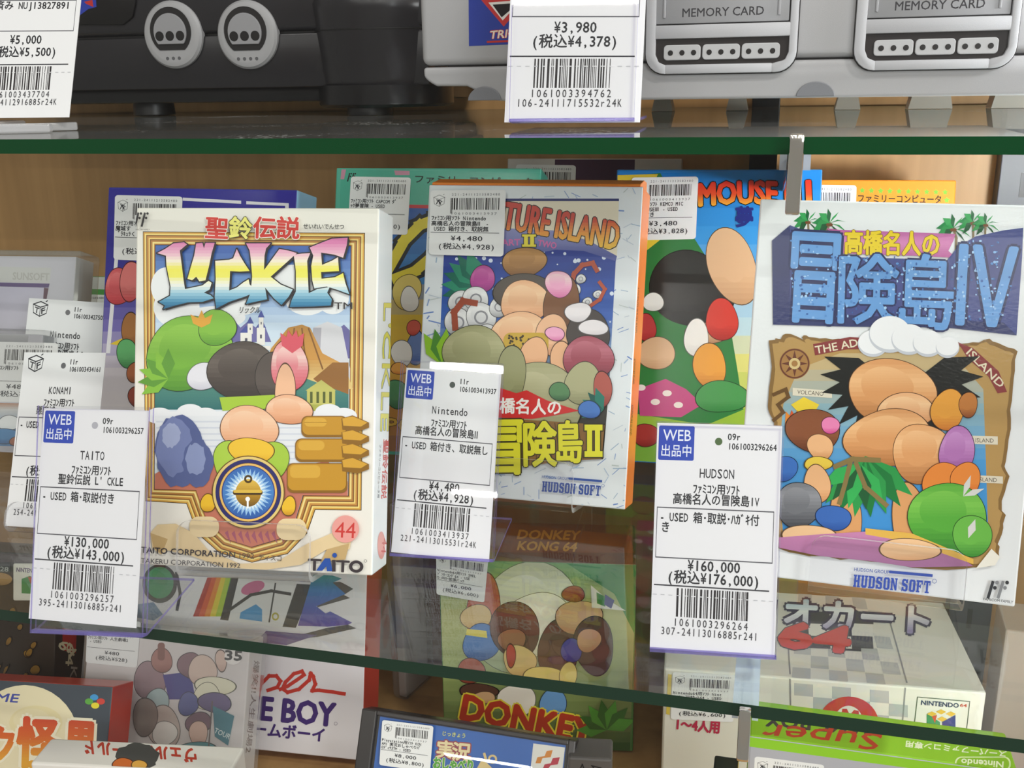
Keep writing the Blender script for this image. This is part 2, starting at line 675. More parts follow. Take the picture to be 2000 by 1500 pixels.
def clear_mat(name, tint, ior=1.5, rough=.02, veil=0.0, veil_col=(.8, .8, .8), specks=0.0):
    """Clear sheet: sees straight through, mirrors by Fresnel, may carry a veil of dust."""
    mt, nt, out = nodes(name)
    tr = nt.nodes.new('ShaderNodeBsdfTransparent')
    tr.inputs['Color'].default_value = (*tint, 1)
    gl = nt.nodes.new('ShaderNodeBsdfGlossy')
    gl.inputs['Roughness'].default_value = rough
    fr = nt.nodes.new('ShaderNodeFresnel')
    fr.inputs['IOR'].default_value = ior
    mx = nt.nodes.new('ShaderNodeMixShader')
    geo = nt.nodes.new('ShaderNodeNewGeometry')      # the same mirror strength on both faces of a sheet
    sel = nt.nodes.new('ShaderNodeMapRange')
    sel.inputs['To Min'].default_value = ior
    sel.inputs['To Max'].default_value = 1 / ior
    nt.links.new(geo.outputs['Backfacing'], sel.inputs['Value'])
    nt.links.new(sel.outputs['Result'], fr.inputs['IOR'])
    nt.links.new(fr.outputs['Fac'], mx.inputs['Fac'])
    nt.links.new(tr.outputs['BSDF'], mx.inputs[1])
    nt.links.new(gl.outputs['BSDF'], mx.inputs[2])
    last = mx.outputs['Shader']
    if veil or specks:
        df = nt.nodes.new('ShaderNodeBsdfDiffuse')
        df.inputs['Color'].default_value = (*veil_col, 1)
        tc = nt.nodes.new('ShaderNodeTexCoord')
        fac = None
        if specks:
            nz = nt.nodes.new('ShaderNodeTexNoise')
            nz.inputs['Scale'].default_value = 520
            nz.inputs['Detail'].default_value = 3
            big = nt.nodes.new('ShaderNodeTexNoise')
            big.inputs['Scale'].default_value = 14
            mm = nt.nodes.new('ShaderNodeMath')
            mm.operation = 'MULTIPLY'
            rp = nt.nodes.new('ShaderNodeValToRGB')
            rp.color_ramp.elements[0].position = .42
            rp.color_ramp.elements[0].color = (0, 0, 0, 1)
            rp.color_ramp.elements[1].position = .47
            rp.color_ramp.elements[1].color = (specks, specks, specks, 1)
            nt.links.new(tc.outputs['Object'], nz.inputs['Vector'])
            nt.links.new(tc.outputs['Object'], big.inputs['Vector'])
            nt.links.new(nz.outputs['Fac'], mm.inputs[0])
            nt.links.new(big.outputs['Fac'], mm.inputs[1])
            sc = nt.nodes.new('ShaderNodeMath')
            sc.operation = 'MULTIPLY_ADD'
            sc.inputs[1].default_value = 1.0
            sc.inputs[2].default_value = 0.05
            nt.links.new(mm.outputs[0], sc.inputs[0])
            nt.links.new(sc.outputs[0], rp.inputs['Fac'])
            ad = nt.nodes.new('ShaderNodeMath')
            ad.operation = 'ADD'
            ad.use_clamp = True
            ad.inputs[1].default_value = veil
            nt.links.new(rp.outputs['Color'], ad.inputs[0])
            fac = ad.outputs[0]
        m2 = nt.nodes.new('ShaderNodeMixShader')
        m2.inputs['Fac'].default_value = veil
        if fac:
            nt.links.new(fac, m2.inputs['Fac'])
        nt.links.new(last, m2.inputs[1])
        nt.links.new(df.outputs['BSDF'], m2.inputs[2])
        last = m2.outputs['Shader']
    nt.links.new(last, out.inputs['Surface'])
    return mt


def wood_mat(name, c0, c1):
    mt, nt, out = nodes(name)
    b = nt.nodes.new('ShaderNodeBsdfPrincipled')
    tc = nt.nodes.new('ShaderNodeTexCoord')
    mp = nt.nodes.new('ShaderNodeMapping')
    mp.inputs['Scale'].default_value = (60, 60, 3)
    nz = nt.nodes.new('ShaderNodeTexNoise')
    nz.inputs['Scale'].default_value = 1.5
    nz.inputs['Detail'].default_value = 6
    rp = nt.nodes.new('ShaderNodeValToRGB')
    rp.color_ramp.elements[0].position, rp.color_ramp.elements[1].position = .3, .7
    rp.color_ramp.elements[0].color = (*lin(c0), 1)
    rp.color_ramp.elements[1].color = (*lin(c1), 1)
    nt.links.new(tc.outputs['Object'], mp.inputs['Vector'])
    nt.links.new(mp.outputs['Vector'], nz.inputs['Vector'])
    nt.links.new(nz.outputs['Fac'], rp.inputs['Fac'])
    nt.links.new(rp.outputs['Color'], b.inputs['Base Color'])
    b.inputs['Roughness'].default_value = .45
    nt.links.new(b.outputs['BSDF'], out.inputs['Surface'])
    return mt


CARD = ink_mat('printed_card', .28, .5, .06, 1500)
PAPER = ink_mat('matte_paper', .6, .3)
FOIL = ink_mat('laminated_card', .16, .5, .10, 700)
PLASTIC = ink_mat('moulded_plastic', .42, .45, .10, 2600)
DARKPLASTIC = ink_mat('glossy_dark_plastic', .26, .5, .03, 2600)
METAL = ink_mat('chromed_metal', .12, .5, .08, 400, metal=1.0)
BLACKMETAL = ink_mat('black_painted_metal', .4, .5, .05, 900)
ACRYLIC = clear_mat('clear_acrylic', (.985, .985, .99), 1.40, .02, .006)
ACRYLIC_EDGE = clear_mat('acrylic_cut_edge', (.80, .80, .82), 1.9, .10, .30, (.88, .88, .9))
VIOLET_EDGE = clear_mat('violet_acrylic_edge', (.62, .58, .88), 1.6, .1, .34, (.33, .28, .66))
GLASS = clear_mat('dusty_shelf_glass', (.93, .965, .945), 1.5, .015, .05, (.62, .62, .60), .45)
GLASS_LOW = clear_mat('shelf_glass', (.95, .975, .96), 1.36, .012, .008, (.7, .7, .68))
PANE = clear_mat('front_pane_glass', (.985, .99, .985), 1.25, .0)
GLASS_EDGE = ink_mat('green_glass_edge', .12, .22, .05, 120)
FILM = clear_mat('thin_plastic_film', (.93, .93, .93), 1.5, .12, .10, (.8, .8, .8))
FROST = clear_mat('frosted_sleeve', (.9, .92, .96), 1.4, .2, .45, (.72, .78, .88))
WOOD = wood_mat('beech_veneer', 'aa8250', 'be9460')

# ------------------------------------------------------------------ the case
S1, S2, S3 = 0.0, -0.19, -0.38
DEPTH, XL, XR = 0.352, -0.95, 0.19


def slab(name, a, b, mat=WOOD):
    o = Solid().box(a, b, 'b08a5a').build(name, mat)
    o['kind'] = 'structure'
    return o


slab('wall_back', (XL, DEPTH, S3 - .02), (XR, DEPTH + .012, .26))
slab('wall_right', (XR, -.03, S3 - .02), (XR + .015, DEPTH + .012, .26))
slab('floor', (XL, -.03, S3 - .02), (XR, DEPTH, S3))


def shelf(name, z, label, top, edge):
    s = Solid()
    s.box((XL, 0, z - .005), (XR - .004, DEPTH - .002, z), edge)
    s.bm.normal_update()
    for f in s.bm.faces:
        f.material_index = 0 if abs(f.normal.z) > .5 else 1
        if f.normal.z < -.5:
            f.material_index = 2
    o = s.build(name, [top, GLASS_EDGE, CLEAN_GLASS])
    return tag(o, label, 'shelf')


CLEAN_GLASS = clear_mat('shelf_glass_underside', (.96, .985, .97), 1.5, .0)
shelf('glass_shelf', S1, 'upper glass shelf with green front edge carrying the game consoles', GLASS, '03401e')
shelf('glass_shelf', S2, 'lower glass shelf with dark green edge carrying the three front game boxes', GLASS_LOW, '1c3426')


def upright(x0, x1, y0, y1, label, col='17171a'):
    s = Solid().box((x0, y0, S3), (x1, y1, .25), col, .0006)
    for k in range(22):
        z = S3 + .02 + k * .028
        s.box(((x0 + x1) / 2 - .0015, y0 - .0004, z), ((x0 + x1) / 2 + .0015, y0 - .0001, z + .014), '000000')
    return tag(s.build('shelf_upright', BLACKMETAL), label, 'shelf upright')


upright(-.018, -.0015, DEPTH - .012, DEPTH, 'black slotted metal upright on the wood back behind the middle bracket')
upright(.124, .150, DEPTH - .014, DEPTH, 'dark grey slotted metal upright at the right end of the wood back', '3c4048')


def bracket(x, z, label):
    t = empty('shelf_bracket', Matrix.Translation((x, 0, z)), label, 'shelf bracket')
    s = Solid()
    out = [(-.0062, .0012), (-.0028, .0012), (-.0022, -.0056), (DEPTH - .014, -.0056), (DEPTH - .014, -.05), (DEPTH - .03, -.05), (.06, -.017),
           (.010, -.0185), (.003, -.0225), (-.0012, -.0225), (-.0022, -.0205), (-.0034, -.010), (-.0062, -.003)]
    s.prism(out, -.0021, .0021, 'dedad2', axis=0, bevel=.0007)
    s.build('bracket_arm', METAL, t, None, True)
    c = Solid()
    c.box((-.0045, .006, -.0054), (.0045, DEPTH - .02, -.0051), 'dfe6f2')
    c.box((-.0045, .006, -.0100), (-.0024, DEPTH - .02, -.0053), 'dfe6f2')
    c.box((.0024, .006, -.0100), (.0045, DEPTH - .02, -.0053), 'dfe6f2')
    c.build('cushion_sleeve', FROST, t)
    return t


bracket(.0045, S1, 'chrome hook end of the bracket under the upper glass shelf')
bracket(-.0010, S2, 'chrome hook end of the bracket under the lower glass shelf')

pane = Solid().box((XL, -.062, S3 - .02), (.185, -.058, .26), 'ffffff').build('window_1', PANE)
pane['kind'] = 'structure'


# ------------------------------------------------------------------ printed cards, stickers, boxes
def cube_mark(k, x, y, w, h, col='38383e'):
    """The little dice-shaped shop mark with T and F on its two faces."""
    X = lambda a: x + a * w
    Y = lambda b: y + b * h
    lw = w * .035
    hexa = [(.04, .30), (.50, .12), (.96, .30), (.90, .80), (.50, 1.0), (.10, .80)]
    k.line(col, [(X(a), Y(b)) for a, b in hexa], lw, True)
    k.line(col, [(X(.04), Y(.30)), (X(.5), Y(.46)), (X(.96), Y(.30))], lw)
    k.line(col, [(X(.5), Y(.46)), (X(.5), Y(1.0))], lw)
    k.t('T', X(.15), Y(.76), X(.43), Y(.84), h * .32, col, .04)
    k.t('F', X(.60), Y(.86), X(.84), Y(.76), h * .32, col, .04)
    k.line(col, [(X(.82), Y(.10)), (X(.90), Y(.05))], lw)


INKCOL = '2b2a30'


def web_card(face, quad, maker, system, title, used, price, tax, number, code, rack, serial, web, hole='4d5550', used2='', vs=(.594, .645, .70), extra=()):
    """One price card in unit coordinates (0..1 across, 0..1 down): card plus, for some, a blue badge."""
    k = Ink(face).quad(*quad)
    k.r('eeeef0', 0, 0, 1, 1)
    badge = None
    if web:
        badge = Ink(face).quad(*quad)
        badge.z = 3
        badge.rr('2746b4', .015, .011, .30, .163, .014, .008)
        badge.t('WEB', .05, .076, .272, .076, .048, 'eef2ff', .012)
        badge.t('出品中', .04, .142, .278, .142, .046, 'eef2ff', .012, cap=.80)
    elif web is not None:
        cube_mark(k, .05, .005, .20, .105)
    k.e(hole, .495, .075, .030, .0165)
    k.mono(rack, .565, .672, .067, .028)
    k.mono(serial, .57, .962, .108, .027)
    if maker:
        n = len(maker)
        k.mono(maker, .49 - .0235 * n, .49 + .0235 * n, .236, .040, INKCOL, .012)
    k.mono(system, .30, .68, .303, .034)
    if title:
        c = sum(2 if wide(ch) else 1 for ch in title)
        k.mono(title, .49 - .0193 * c, .49 + .0193 * c, .351, .036)
    k.line('55555c', [(.022, .373), (.955, .373), (.955, vs[0]), (.022, vs[0])], .005, True)
    c = sum(2 if wide(ch) else 1 for ch in used)
    k.mono(used, .045, .045 + .038 * c, .432, .036)
    if used2:
        k.mono(used2, .055, .131, .478, .036)
    c = len(price)
    k.mono(price, .49 - .0265 * c, .49 + .0265 * c, vs[1], .044)
    c = sum(2 if wide(ch) else 1 for ch in tax)
    k.mono(tax, .49 - .0265 * c, .49 + .0265 * c, vs[2], .044)
    for s_, u0, u1, v_ in extra:
        k.mono(s_, u0, u1, v_, .036)
    k.line('3a3a40', [(.02, .716), (.935, .716)], .006)
    k.bars(.2, .775, .726, .852, sum(map(ord, number)))
    for a in range(16):
        u = .01 + a * .062
        k.r('eeeef0' if .2 < u < .76 else 'c4c4c8', u, .757, u + .032, .7605)
    k.mono(number, .175, .785, .892, .033, INKCOL, 0, .62)
    k.mono(code, .08, .865, .933, .033, INKCOL, 0, .68)
    return k, badge


def holder(face, thick=.0011, foot=.046, edge=VIOLET_EDGE):
    """Clear sleeve on a leaning front, with a bent foot lying on the shelf behind it."""
    w, h = face.w, face.h
    s = Solid()
    lean = math.acos(max(-1, min(1, face.u.z)))
    s.box((-w / 2, 0, .0012), (w / 2, h, .0012 + thick), 'ffffff')
    s.box((-w / 2, 0, -.0012 - thick), (w / 2, h, -.0012), 'ffffff')
    s.box((-w / 2, 0, -.0012), (w / 2, .0012, .0012), 'ffffff')
    # foot: horizontal sheet in world terms, going back from the bottom edge
    d = Vector((0, -math.sin(lean) * 0 , 0))
    cz, sz = math.cos(lean), math.sin(lean)
    back = Vector((0, sz, -cz))               # horizontal "into the case" in face axes (x, u, n)
    upv = Vector((0, cz, sz))
    a = [(-w / 2, 0), (w / 2, 0)]
    v = []
    for q, o in ((0, 0), (foot, 0), (foot, thick), (0, thick)):
        for x in (-w / 2, w / 2):
            p = back * q + upv * o
            v.append((x, p.y, p.z - .0024))
    f = [(0, 1, 3, 2), (2, 3, 5, 4), (4, 5, 7, 6), (6, 7, 1, 0), (0, 2, 4, 6), (1, 7, 5, 3)]
    s._new(v, f, 'ffffff', 0, 1, 0, None)
    s.bm.normal_update()
    for fc in s.bm.faces:
        if fc.calc_area() < max(w, h) * thick * 1.6:
            fc.material_index = 1
    return s


def price_tag(face, quad, label, sleeve=True, shift=0.0, **kw):
    t = empty('price_card', face.M, label, 'price tag', 'white price cards in the case')
    k, badge = web_card(face, quad, **kw)
    body = [face.loc(*q) for q in quad]
    s = Solid()
    s.prism([(p[0], p[1]) for p in body], -.00025, -.00001, 'eeeef0', axis=2)
    card = s.build('card', PAPER, t)
    k.build('card_print', PAPER, card)
    if badge:
        tag(badge.build('web_badge', PAPER, t), 'blue square badge with white lettering')
    if sleeve:
        holder(face).build('acrylic_sleeve', [ACRYLIC, VIOLET_EDGE], t)
    return t


def sticker(face, quad, lines, price, tax, seed, parent, rule=.62, name='price_sticker'):
    k = Ink(face).quad(*quad)
    k.z = getattr(face, 'top', 0) + 3
    k.rr('f0f0f0', 0, 0, 1, 1, .05, .045)
    cube_mark(k, .04, .05, .16, .20)
    k.mono('221-24111213582480', .28, .93, .085, .035, '55555a', 0, .6)
    k.bars(.29, .92, .12, .30, seed)
    k.bars(.27, .30, .12, .36, seed + 1)
    k.mono('1061003413937', .27, .90, .375, .035, '66666a', 0, .6)
    n = len(lines)
    for i, ln in enumerate(lines):
        c = sum(2 if wide(ch) else 1 for ch in ln)
        k.mono(ln, .02, .02 + min(.90, .0385 * c), .46 + i * .083, .058)
    k.line('44444a', [(.02, rule + .03), (.93, rule + .03)], .008)
    c = len(price)
    k.mono(price, .5 - .036 * c, .5 + .036 * c, .775, .072, INKCOL, .01)
    c = sum(2 if wide(ch) else 1 for ch in tax)
    k.mono(tax, .5 - .032 * c, .5 + .032 * c, .90, .072, INKCOL, .01)
    return k.build(name, PAPER, parent)


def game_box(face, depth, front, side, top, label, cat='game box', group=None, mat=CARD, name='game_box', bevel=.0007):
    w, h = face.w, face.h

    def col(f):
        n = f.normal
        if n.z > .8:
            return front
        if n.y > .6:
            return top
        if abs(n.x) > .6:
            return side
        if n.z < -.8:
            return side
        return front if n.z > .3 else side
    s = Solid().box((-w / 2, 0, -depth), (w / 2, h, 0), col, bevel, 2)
    return tag(s.build(name, mat, None, face.M), label, cat, group)


def side_face(face, depth):                   # the right-hand side of a box, x running back
    o = face.B + face.x * (face.w / 2) - face.n * 0
    fl = Flat(o, -face.n, face.u)
    fl.bounds = (.0006, depth - .0006, .0006, face.h - .0006)
    return fl


def top_face(face, depth):
    fl = Flat(face.B + face.u * face.h, face.x, -face.n)
    fl.bounds = (-face.w / 2 + .0006, face.w / 2 - .0006, .0006, depth - .0006)
    return fl


def rel(fl, face):                            # transform of a side relative to its box
    return face.M.inverted() @ fl.M


def easel(face, w, label, lip=.021, back=.085, tk=.0024):
    """Bent clear stand: rounded front lip, bend, leaning back plate and a rear prop, under a leaning box."""
    x, u, n = face.x, face.u, face.n
    M = face.M
    s = Solid()
    lean = math.acos(max(-1, min(1, u.z)))
    cz, sz = math.cos(lean), math.sin(lean)
    D = face.depth
    # profile stations in (up-face, normal) with half width
    P = []
    for k in range(7):
        t = k / 6 * math.pi / 2
        P.append((lip - .006 * (1 - math.sin(t)) * 0 - .006 + .006 * math.cos(t), .0045 + .0012, w / 2 - .006 + .006 * math.sin(t)))
    for k in range(1, 9):
        t = k / 8 * math.pi / 2
        P.append((.0015 - .0040 * math.sin(t), .0005 + .0052 * math.cos(t), w / 2))
    P.append((-.0025, -D + .001, w / 2))
    for k in range(1, 7):
        t = k / 6 * math.pi / 2
        P.append((-.0025 + .004 * (1 - math.cos(t)), -D + .001 - .004 * math.sin(t), w / 2))
    P.append((back, -D - .003, w / 2))
    pr = Vector((0, back, -D - .003))
    # rear prop down to the shelf
    down = Vector((0, -cz, -sz))
    backv = Vector((0, sz, -cz))
    hgt = (face.B + u * pr.y + n * pr.z).z - face.floor - .001
    foot = pr + down * hgt + backv * .005
    P.append((pr.y + backv.y * .003, pr.z + backv.z * .003, w / 2))
    P.append((foot.y, foot.z, w / 2))
    # offset the path to a sheet
    def offs(i):
        a, b = P[max(0, i - 1)], P[min(len(P) - 1, i + 1)]
        dx, dy = b[0] - a[0], b[1] - a[1]
        L = math.hypot(dx, dy) or 1
        return (-dy / L * tk / 2, dx / L * tk / 2)
    v, f = [], []
    for i, (a, b, hw) in enumerate(P):
        ox, oy = offs(i)
        v += [(-hw, a + ox, b + oy), (hw, a + ox, b + oy), (hw, a - ox, b - oy), (-hw, a - ox, b - oy)]
    for i in range(len(P) - 1):
        for k in range(4):
            f.append((i * 4 + k, i * 4 + (k + 1) % 4, i * 4 + 4 + (k + 1) % 4, i * 4 + 4 + k))
    f += [(0, 1, 2, 3), tuple(len(P) * 4 - 4 + q for q in (3, 2, 1, 0))]
    s._new(v, f, 'ffffff', 0, 1, 0, None)
    s.bm.normal_update()
    s.bm.faces.ensure_lookup_table()
    for i, fc in enumerate(s.bm.faces):
        fc.material_index = 1 if i % 4 in (1, 3) or i >= 4 * (len(P) - 1) else 0
    o = s.build('acrylic_stand', [ACRYLIC, ACRYLIC_EDGE], None, M @ Matrix.Translation((face.stand_x, 0, 0)))
    return tag(o, label, 'display stand', 'clear stands under the front game boxes')

# ------------------------------------------------------------------ poses of the upright faces (x, y, z, turn, lean, roll, width, height)
POSE = dict(
    lckle=(-0.2082, 0.0378, -0.1801, 7.0, 15.4, -0.2, 0.1065, 0.1531),
    ai2=(-0.1161, 0.1352, -0.1801, -1.1, 15.5, 0.1, 0.1078, 0.1539),
    ai4=(0.0444, 0.0789, -0.1814, -2.5, 12.3, -0.4, 0.1073, 0.1542),
    kid=(-0.3014, 0.1416, -0.1837, -0.4, 15.3, -0.2, 0.1138, 0.1537),
    mick=(-0.0304, 0.2097, -0.1836, 1.4, 15.4, 0.2, 0.1082, 0.1595),
    duck=(-0.1819, 0.1894, -0.1823, 3.6, 16.5, -0.2, 0.1176, 0.1605),
    orange=(0.0396, 0.2516, -0.1844, 2.6, 13.4, 0.0, 0.1110, 0.1505),
    pale=(-0.1131, 0.3100, -0.1885, 1.0, 8.0, 0.0, 0.1105, 0.1600),
    sgb=(-0.2970, 0.1637, -0.3722, 4.0, 15.1, 0.0, 0.1489, 0.1332),
    jinsei=(-0.3287, 0.1164, -0.3726, 5.1, 21.8, -0.5, 0.1010, 0.0888),
    sfc=(-0.3870, 0.0658, -0.3707, 7.2, 25.1, 0.0, 0.1053, 0.0796),
    psx=(-0.1397, 0.0725, -0.3745, -1.2, 27.3, 0.0, 0.1141, 0.0884),
    n64=(-0.4664, 0.1223, -0.3711, 5.1, 16.1, 0.0, 0.1200, 0.1227),
    dk=(-0.1248, 0.2130, -0.3779, 8.9, 2.0, 0.0, 0.1168, 0.1240),
    small=(-0.4560, 0.1480, -0.1838, 3.0, 20.5, 0.0, 0.1000, 0.0690),
    tray=(-0.4729, 0.1830, -0.1831, 5.1, 20.2, 0.0, 0.1190, 0.1075),
    green=(-0.4862, 0.2494, -0.1843, 5.7, 22.5, 0.0, 0.1080, 0.0844),
    tagK=(-0.3345, 0.0694, -0.1860, 6.5, 24.9, 0.1, 0.0433, 0.0864),
    tagN=(-0.4010, 0.1610, -0.1870, 8.0, 20.5, 0.0, 0.0480, 0.0950),
    tag1=(-0.2524, -0.0117, -0.1885, 8.2, 18.5, 0.0, 0.0460, 0.0894),
    tag2=(-0.1374, 0.0816, -0.1885, 4.4, 22.2, 0.1, 0.0473, 0.0889),
    tag3=(-0.0142, 0.0276, -0.1885, 5.9, 14.4, -0.1, 0.0460, 0.0858),
    tag39=(-0.0750, 0.0660, 0.0022, 2.0, 11.0, 0.0, 0.0463, 0.0900),
    tag50=(-0.3345, 0.0560, 0.0065, 6.0, 14.0, 0.0, 0.0480, 0.0900),
)
FC = {k: Face(*v) for k, v in POSE.items()}


def ff_mark(k, x, y, w, h, c1='2c2a2c', c2='2c2a2c', words=None):
    """The slanted double-F family mark: two leaning bars and six dots."""
    X = lambda a, b: (x + (a + .20 * (1 - b)) * w, y + b * h)
    for a, c in ((.05, c1), (.45, c2)):
        k.line(c, [X(a, .08), X(a, .96)], w * .12)
        k.e(c, *X(a, .08), w * .06)
        k.e(c, *X(a, .96), w * .06)
    for a, b, c in ((.22, .08, c2), (.20, .40, c1), (.62, .08, c1), (.60, .40, c2)):
        k.e(c, *X(a, b), w * .075)
    if words:
        k.t('FAMICOM FAMILY', *words, c1, .02)


def slab_two(k, x0, y0, x1, y1, col, edge, e=2.2):
    """The numeral two as two thick stems with cap and foot bars."""
    w, h = x1 - x0, y1 - y0
    parts = [(0, 0, 1, .18), (0, .82, 1, 1), (.14, .1, .42, .9), (.58, .1, .86, .9)]
    for d, c in ((e, edge), (0, col)):
        k.flat = True
        for a, b, p, q in parts:
            k.r(c, x0 + a * w - d, y0 + b * h - d, x0 + p * w + d, y0 + q * h + d)
        k.flat = False
        k.z += 1


# ------------------------------------------------------------------ front row: white box with the gold frame
f = FC['lckle']
f.depth, f.floor, f.stand_x = .024, S2, -.001
gold = game_box(f, f.depth, 'efebe2', 'f0f7fb', 'ece8df', 'white game box with gold-framed cover, leftmost of the three front boxes')
k = Ink(f, True)
O = [(279, 452), (713, 455), (706, 997), (616, 996), (600, 1042), (562, 1082), (492, 1099), (428, 1080), (385, 1042), (364, 984), (284, 979)]
I = [(304, 479), (685, 481), (680, 968), (592, 967), (577, 1016), (546, 1052), (492, 1068), (442, 1052), (405, 1016), (384, 957), (302, 955)]
mixp = lambda t: [(a[0] + (b[0] - a[0]) * t, a[1] + (b[1] - a[1]) * t) for a, b in zip(O, I)]
for t, c in ((0, '3a2a18'), (.05, 'd9a548'), (.16, 'f3dd86'), (.26, '8a5a28'), (.34, 'c98f45'), (.46, 'f0d27a'), (.56, '7d5228'), (.64, 'b98240'), (.76, 'f1dc8c'), (.88, 'c48a40'), (.95, '33241a')):
    k.p(c, mixp(t))
k.p([(480, '3c5fae'), (560, '6f9ad4'), (640, 'cfe2f4'), (720, 'dfe9f0')], I)
for cx, cy, rx, ry in ((325, 560, 30, 38), (345, 600, 45, 40), (570, 545, 40, 28), (600, 580, 45, 36), (470, 590, 40, 26), (420, 620, 60, 22), (650, 580, 32, 34)):
    k.e('f2f4f6', cx, cy, rx, ry)
# far hills, tower houses, cone mountain, columned hall: plain scenery
k.p('6e6aa8', [(436, 668), (446, 632), (458, 626), (470, 640), (484, 628), (500, 640), (515, 630), (530, 668)])
k.p('6e6aa8', [(655, 680), (664, 640), (672, 634), (683, 645), (683, 700), (655, 700)])
k.p('dcdce2', [(612, 640), (640, 628), (668, 640), (684, 720), (684, 760), (600, 760)])
k.p('b4b2bc', [(612, 640), (628, 640), (622, 760), (600, 760)])
k.p([(634, 'c08a3c'), (700, 'd39a4a'), (745, 'f0d28a')], [(563, 640), (590, 634), (606, 640), (630, 690), (672, 712), (690, 760), (500, 760), (530, 680)])
for a in (575, 590, 603):
    k.line('8a5c28', [(a, 642), (a - 12 + (a - 575) * 1.4, 720)], 3)
k.p('9c6a30', [(612, 740), (650, 708), (681, 708), (681, 770), (650, 770)])
k.p([(720, '5d9a86'), (800, '2f6f70')], [(303, 690), (340, 668), (400, 680), (450, 700), (500, 720), (600, 740), (681, 770), (681, 800), (303, 800)])
for x, y, w, h in ((470, 650, 22, 26), (484, 632, 10, 20), (502, 640, 16, 34), (506, 620, 9, 22)):
    k.r('f0eee8', x, y, x + w, y + h)
    k.p('4652a0', [(x - 2, y), (x + w / 2, y - 14), (x + w + 2, y)])
    k.r('4c4c60', x + w * .4, y + h * .4, x + w * .62, y + h * .62)
k.r('f0eee8', 463, 676, 529, 684)
k.p('c7c46a', [(597, 763), (628, 742), (657, 763)])
k.r('c7c46a', 600, 763, 655, 790)
for a in range(4):
    k.r('57612c', 606 + a * 12.5, 765, 611 + a * 12.5, 787)
k.p('b0b252', [(600, 790), (655, 790), (668, 808), (594, 808)])
# cloud bank and red earth
for a in range(13):
    k.e('eef0f4', 312 + a * 30, 812 + 8 * math.sin(a * 2.1), 26, 16)
k.r('e9ecf1', 304, 812, 681, 905)
for a in range(7):
    k.r('d5dae6', 306, 822 + a * 12, 681, 825 + a * 12)
k.p('c87862', [(303, 955), (304, 925), (340, 906), (420, 905), (560, 915), (640, 900), (680, 940), (680, 968), (592, 967), (577, 1016), (546, 1052), (492, 1068), (442, 1052), (405, 1016), (384, 957)])
for a in range(9):
    k.p('a5566a', [(440 + a * 13, 1046 - abs(a - 4) * 1.5), (446 + a * 13, 1036), (452 + a * 13, 1062)])
# plain rounded shapes in the colours of the printed picture
k.ball(['4f8f2c', '78b53a', '93c94c'], 370, 690, 82, 76)
k.ball(['5d9c30', '86c040'], 425, 640, 40, 34)
k.fan('86bf3e', 330, 740, 60, 150, 270, 6, dark='5f9a34')
k.ball(['c9c9d6', 'e6e6ee'], 400, 735, 34, 28)
k.fan('e6a83a', 395, 640, 34, 230, 310, 3)
k.ball(['2a2422', '4d443f', '6d635c'], 478, 728, 70, 62)
k.ball(['352d2a', '5b524d'], 540, 738, 42, 50)
k.p('a9cc3c', [(430, 776), (560, 770), (566, 796), (436, 802)])
k.ball(['d24a5c', 'ee8c96', 'f8d2cc'], 566, 715, 40, 48)
k.fan('dd5868', 572, 690, 46, 240, 300, 4)
k.ball(['de9a72', 'f4c09a'], 558, 760, 20, 52)
k.ball(['d98f66', 'f0b48c', 'f8cfae'], 566, 800, 46, 30)
k.ball(['d98f66', 'f2ba92', 'f8d0ae'], 488, 836, 58, 44)
k.ball(['8db836', 'b0d24a'], 456, 905, 40, 44)
k.ball(['8db836', 'a9cc44'], 530, 900, 36, 40)
k.ball(['e0a61e', 'f3c638'], 492, 880, 46, 26)
k.blob('5a6698', 352, 880, 46, 72, 3, .08)
k.blob('7884b4', 344, 872, 36, 56, 4, .10)
k.blob('5a6698', 388, 905, 30, 46, 6, .08)
k.blob('8e9ac4', 384, 896, 20, 32, 9, .12)
k.blob('a4aed2', 336, 850, 18, 24, 7, .12)
for j, (x, y, w, h) in enumerate(((590, 812, 90, 42), (578, 856, 104, 46), (562, 904, 118, 58))):
    k.rr('8f6418', x, y, x + w, y + h, 12)
    k.rr('c99428', x + 2, y + 2, x + w - 3, y + h - 5, 12)
    k.rr('dcab3e', x + 6, y + 4, x + w * .55, y + h * .5, 9)
for j in range(4):
    y = 813 + j * 27
    k.p('8f6418', [(668, y + 4), (690, y - 2), (722, y + 12), (722, y + 22), (700, y + 30), (670, y + 26)])
    k.p('d8a436', [(670, y + 4), (690, y), (719, y + 12), (706, y + 20), (672, y + 18)])
# medallion and scroll
k.p('e6cda0', [(296, 1040), (310, 1024), (345, 1022), (380, 1040), (410, 1075), (470, 1100), (540, 1098), (600, 1062), (660, 1036), (690, 1040), (684, 1072), (640, 1072), (590, 1102), (520, 1112), (440, 1108), (380, 1086), (330, 1074), (316, 1082), (300, 1070)])
k.p('c7a874', [(296, 1040), (330, 1052), (318, 1082), (302, 1068)])
k.p('c7a874', [(640, 1072), (684, 1060), (676, 1092), (628, 1096)])
k.rr('ead3a6', 372, 1008, 430, 1048, 18)
k.rr('ead3a6', 542, 1012, 600, 1054, 18)
k.ball(['c98a1c', 'f0c030'], 408, 982, 14, 20)
k.ball(['c98a1c', 'f0c030'], 566, 988, 14, 20)
for r, c in ((71, '6d4a1e'), (69, 'e8cd7c'), (64, '2b2a6c'), (57, '5d3f1a'), (56, 'eec06a'), (52, '2a3a86')):
    k.e(c, 487, 961, r, r * 1.01, 0, 56)
k.e([(908, '3566b4'), (960, '4a86cc'), (1014, '2c58a6')], 487, 961, 50, 51, 0, 48)
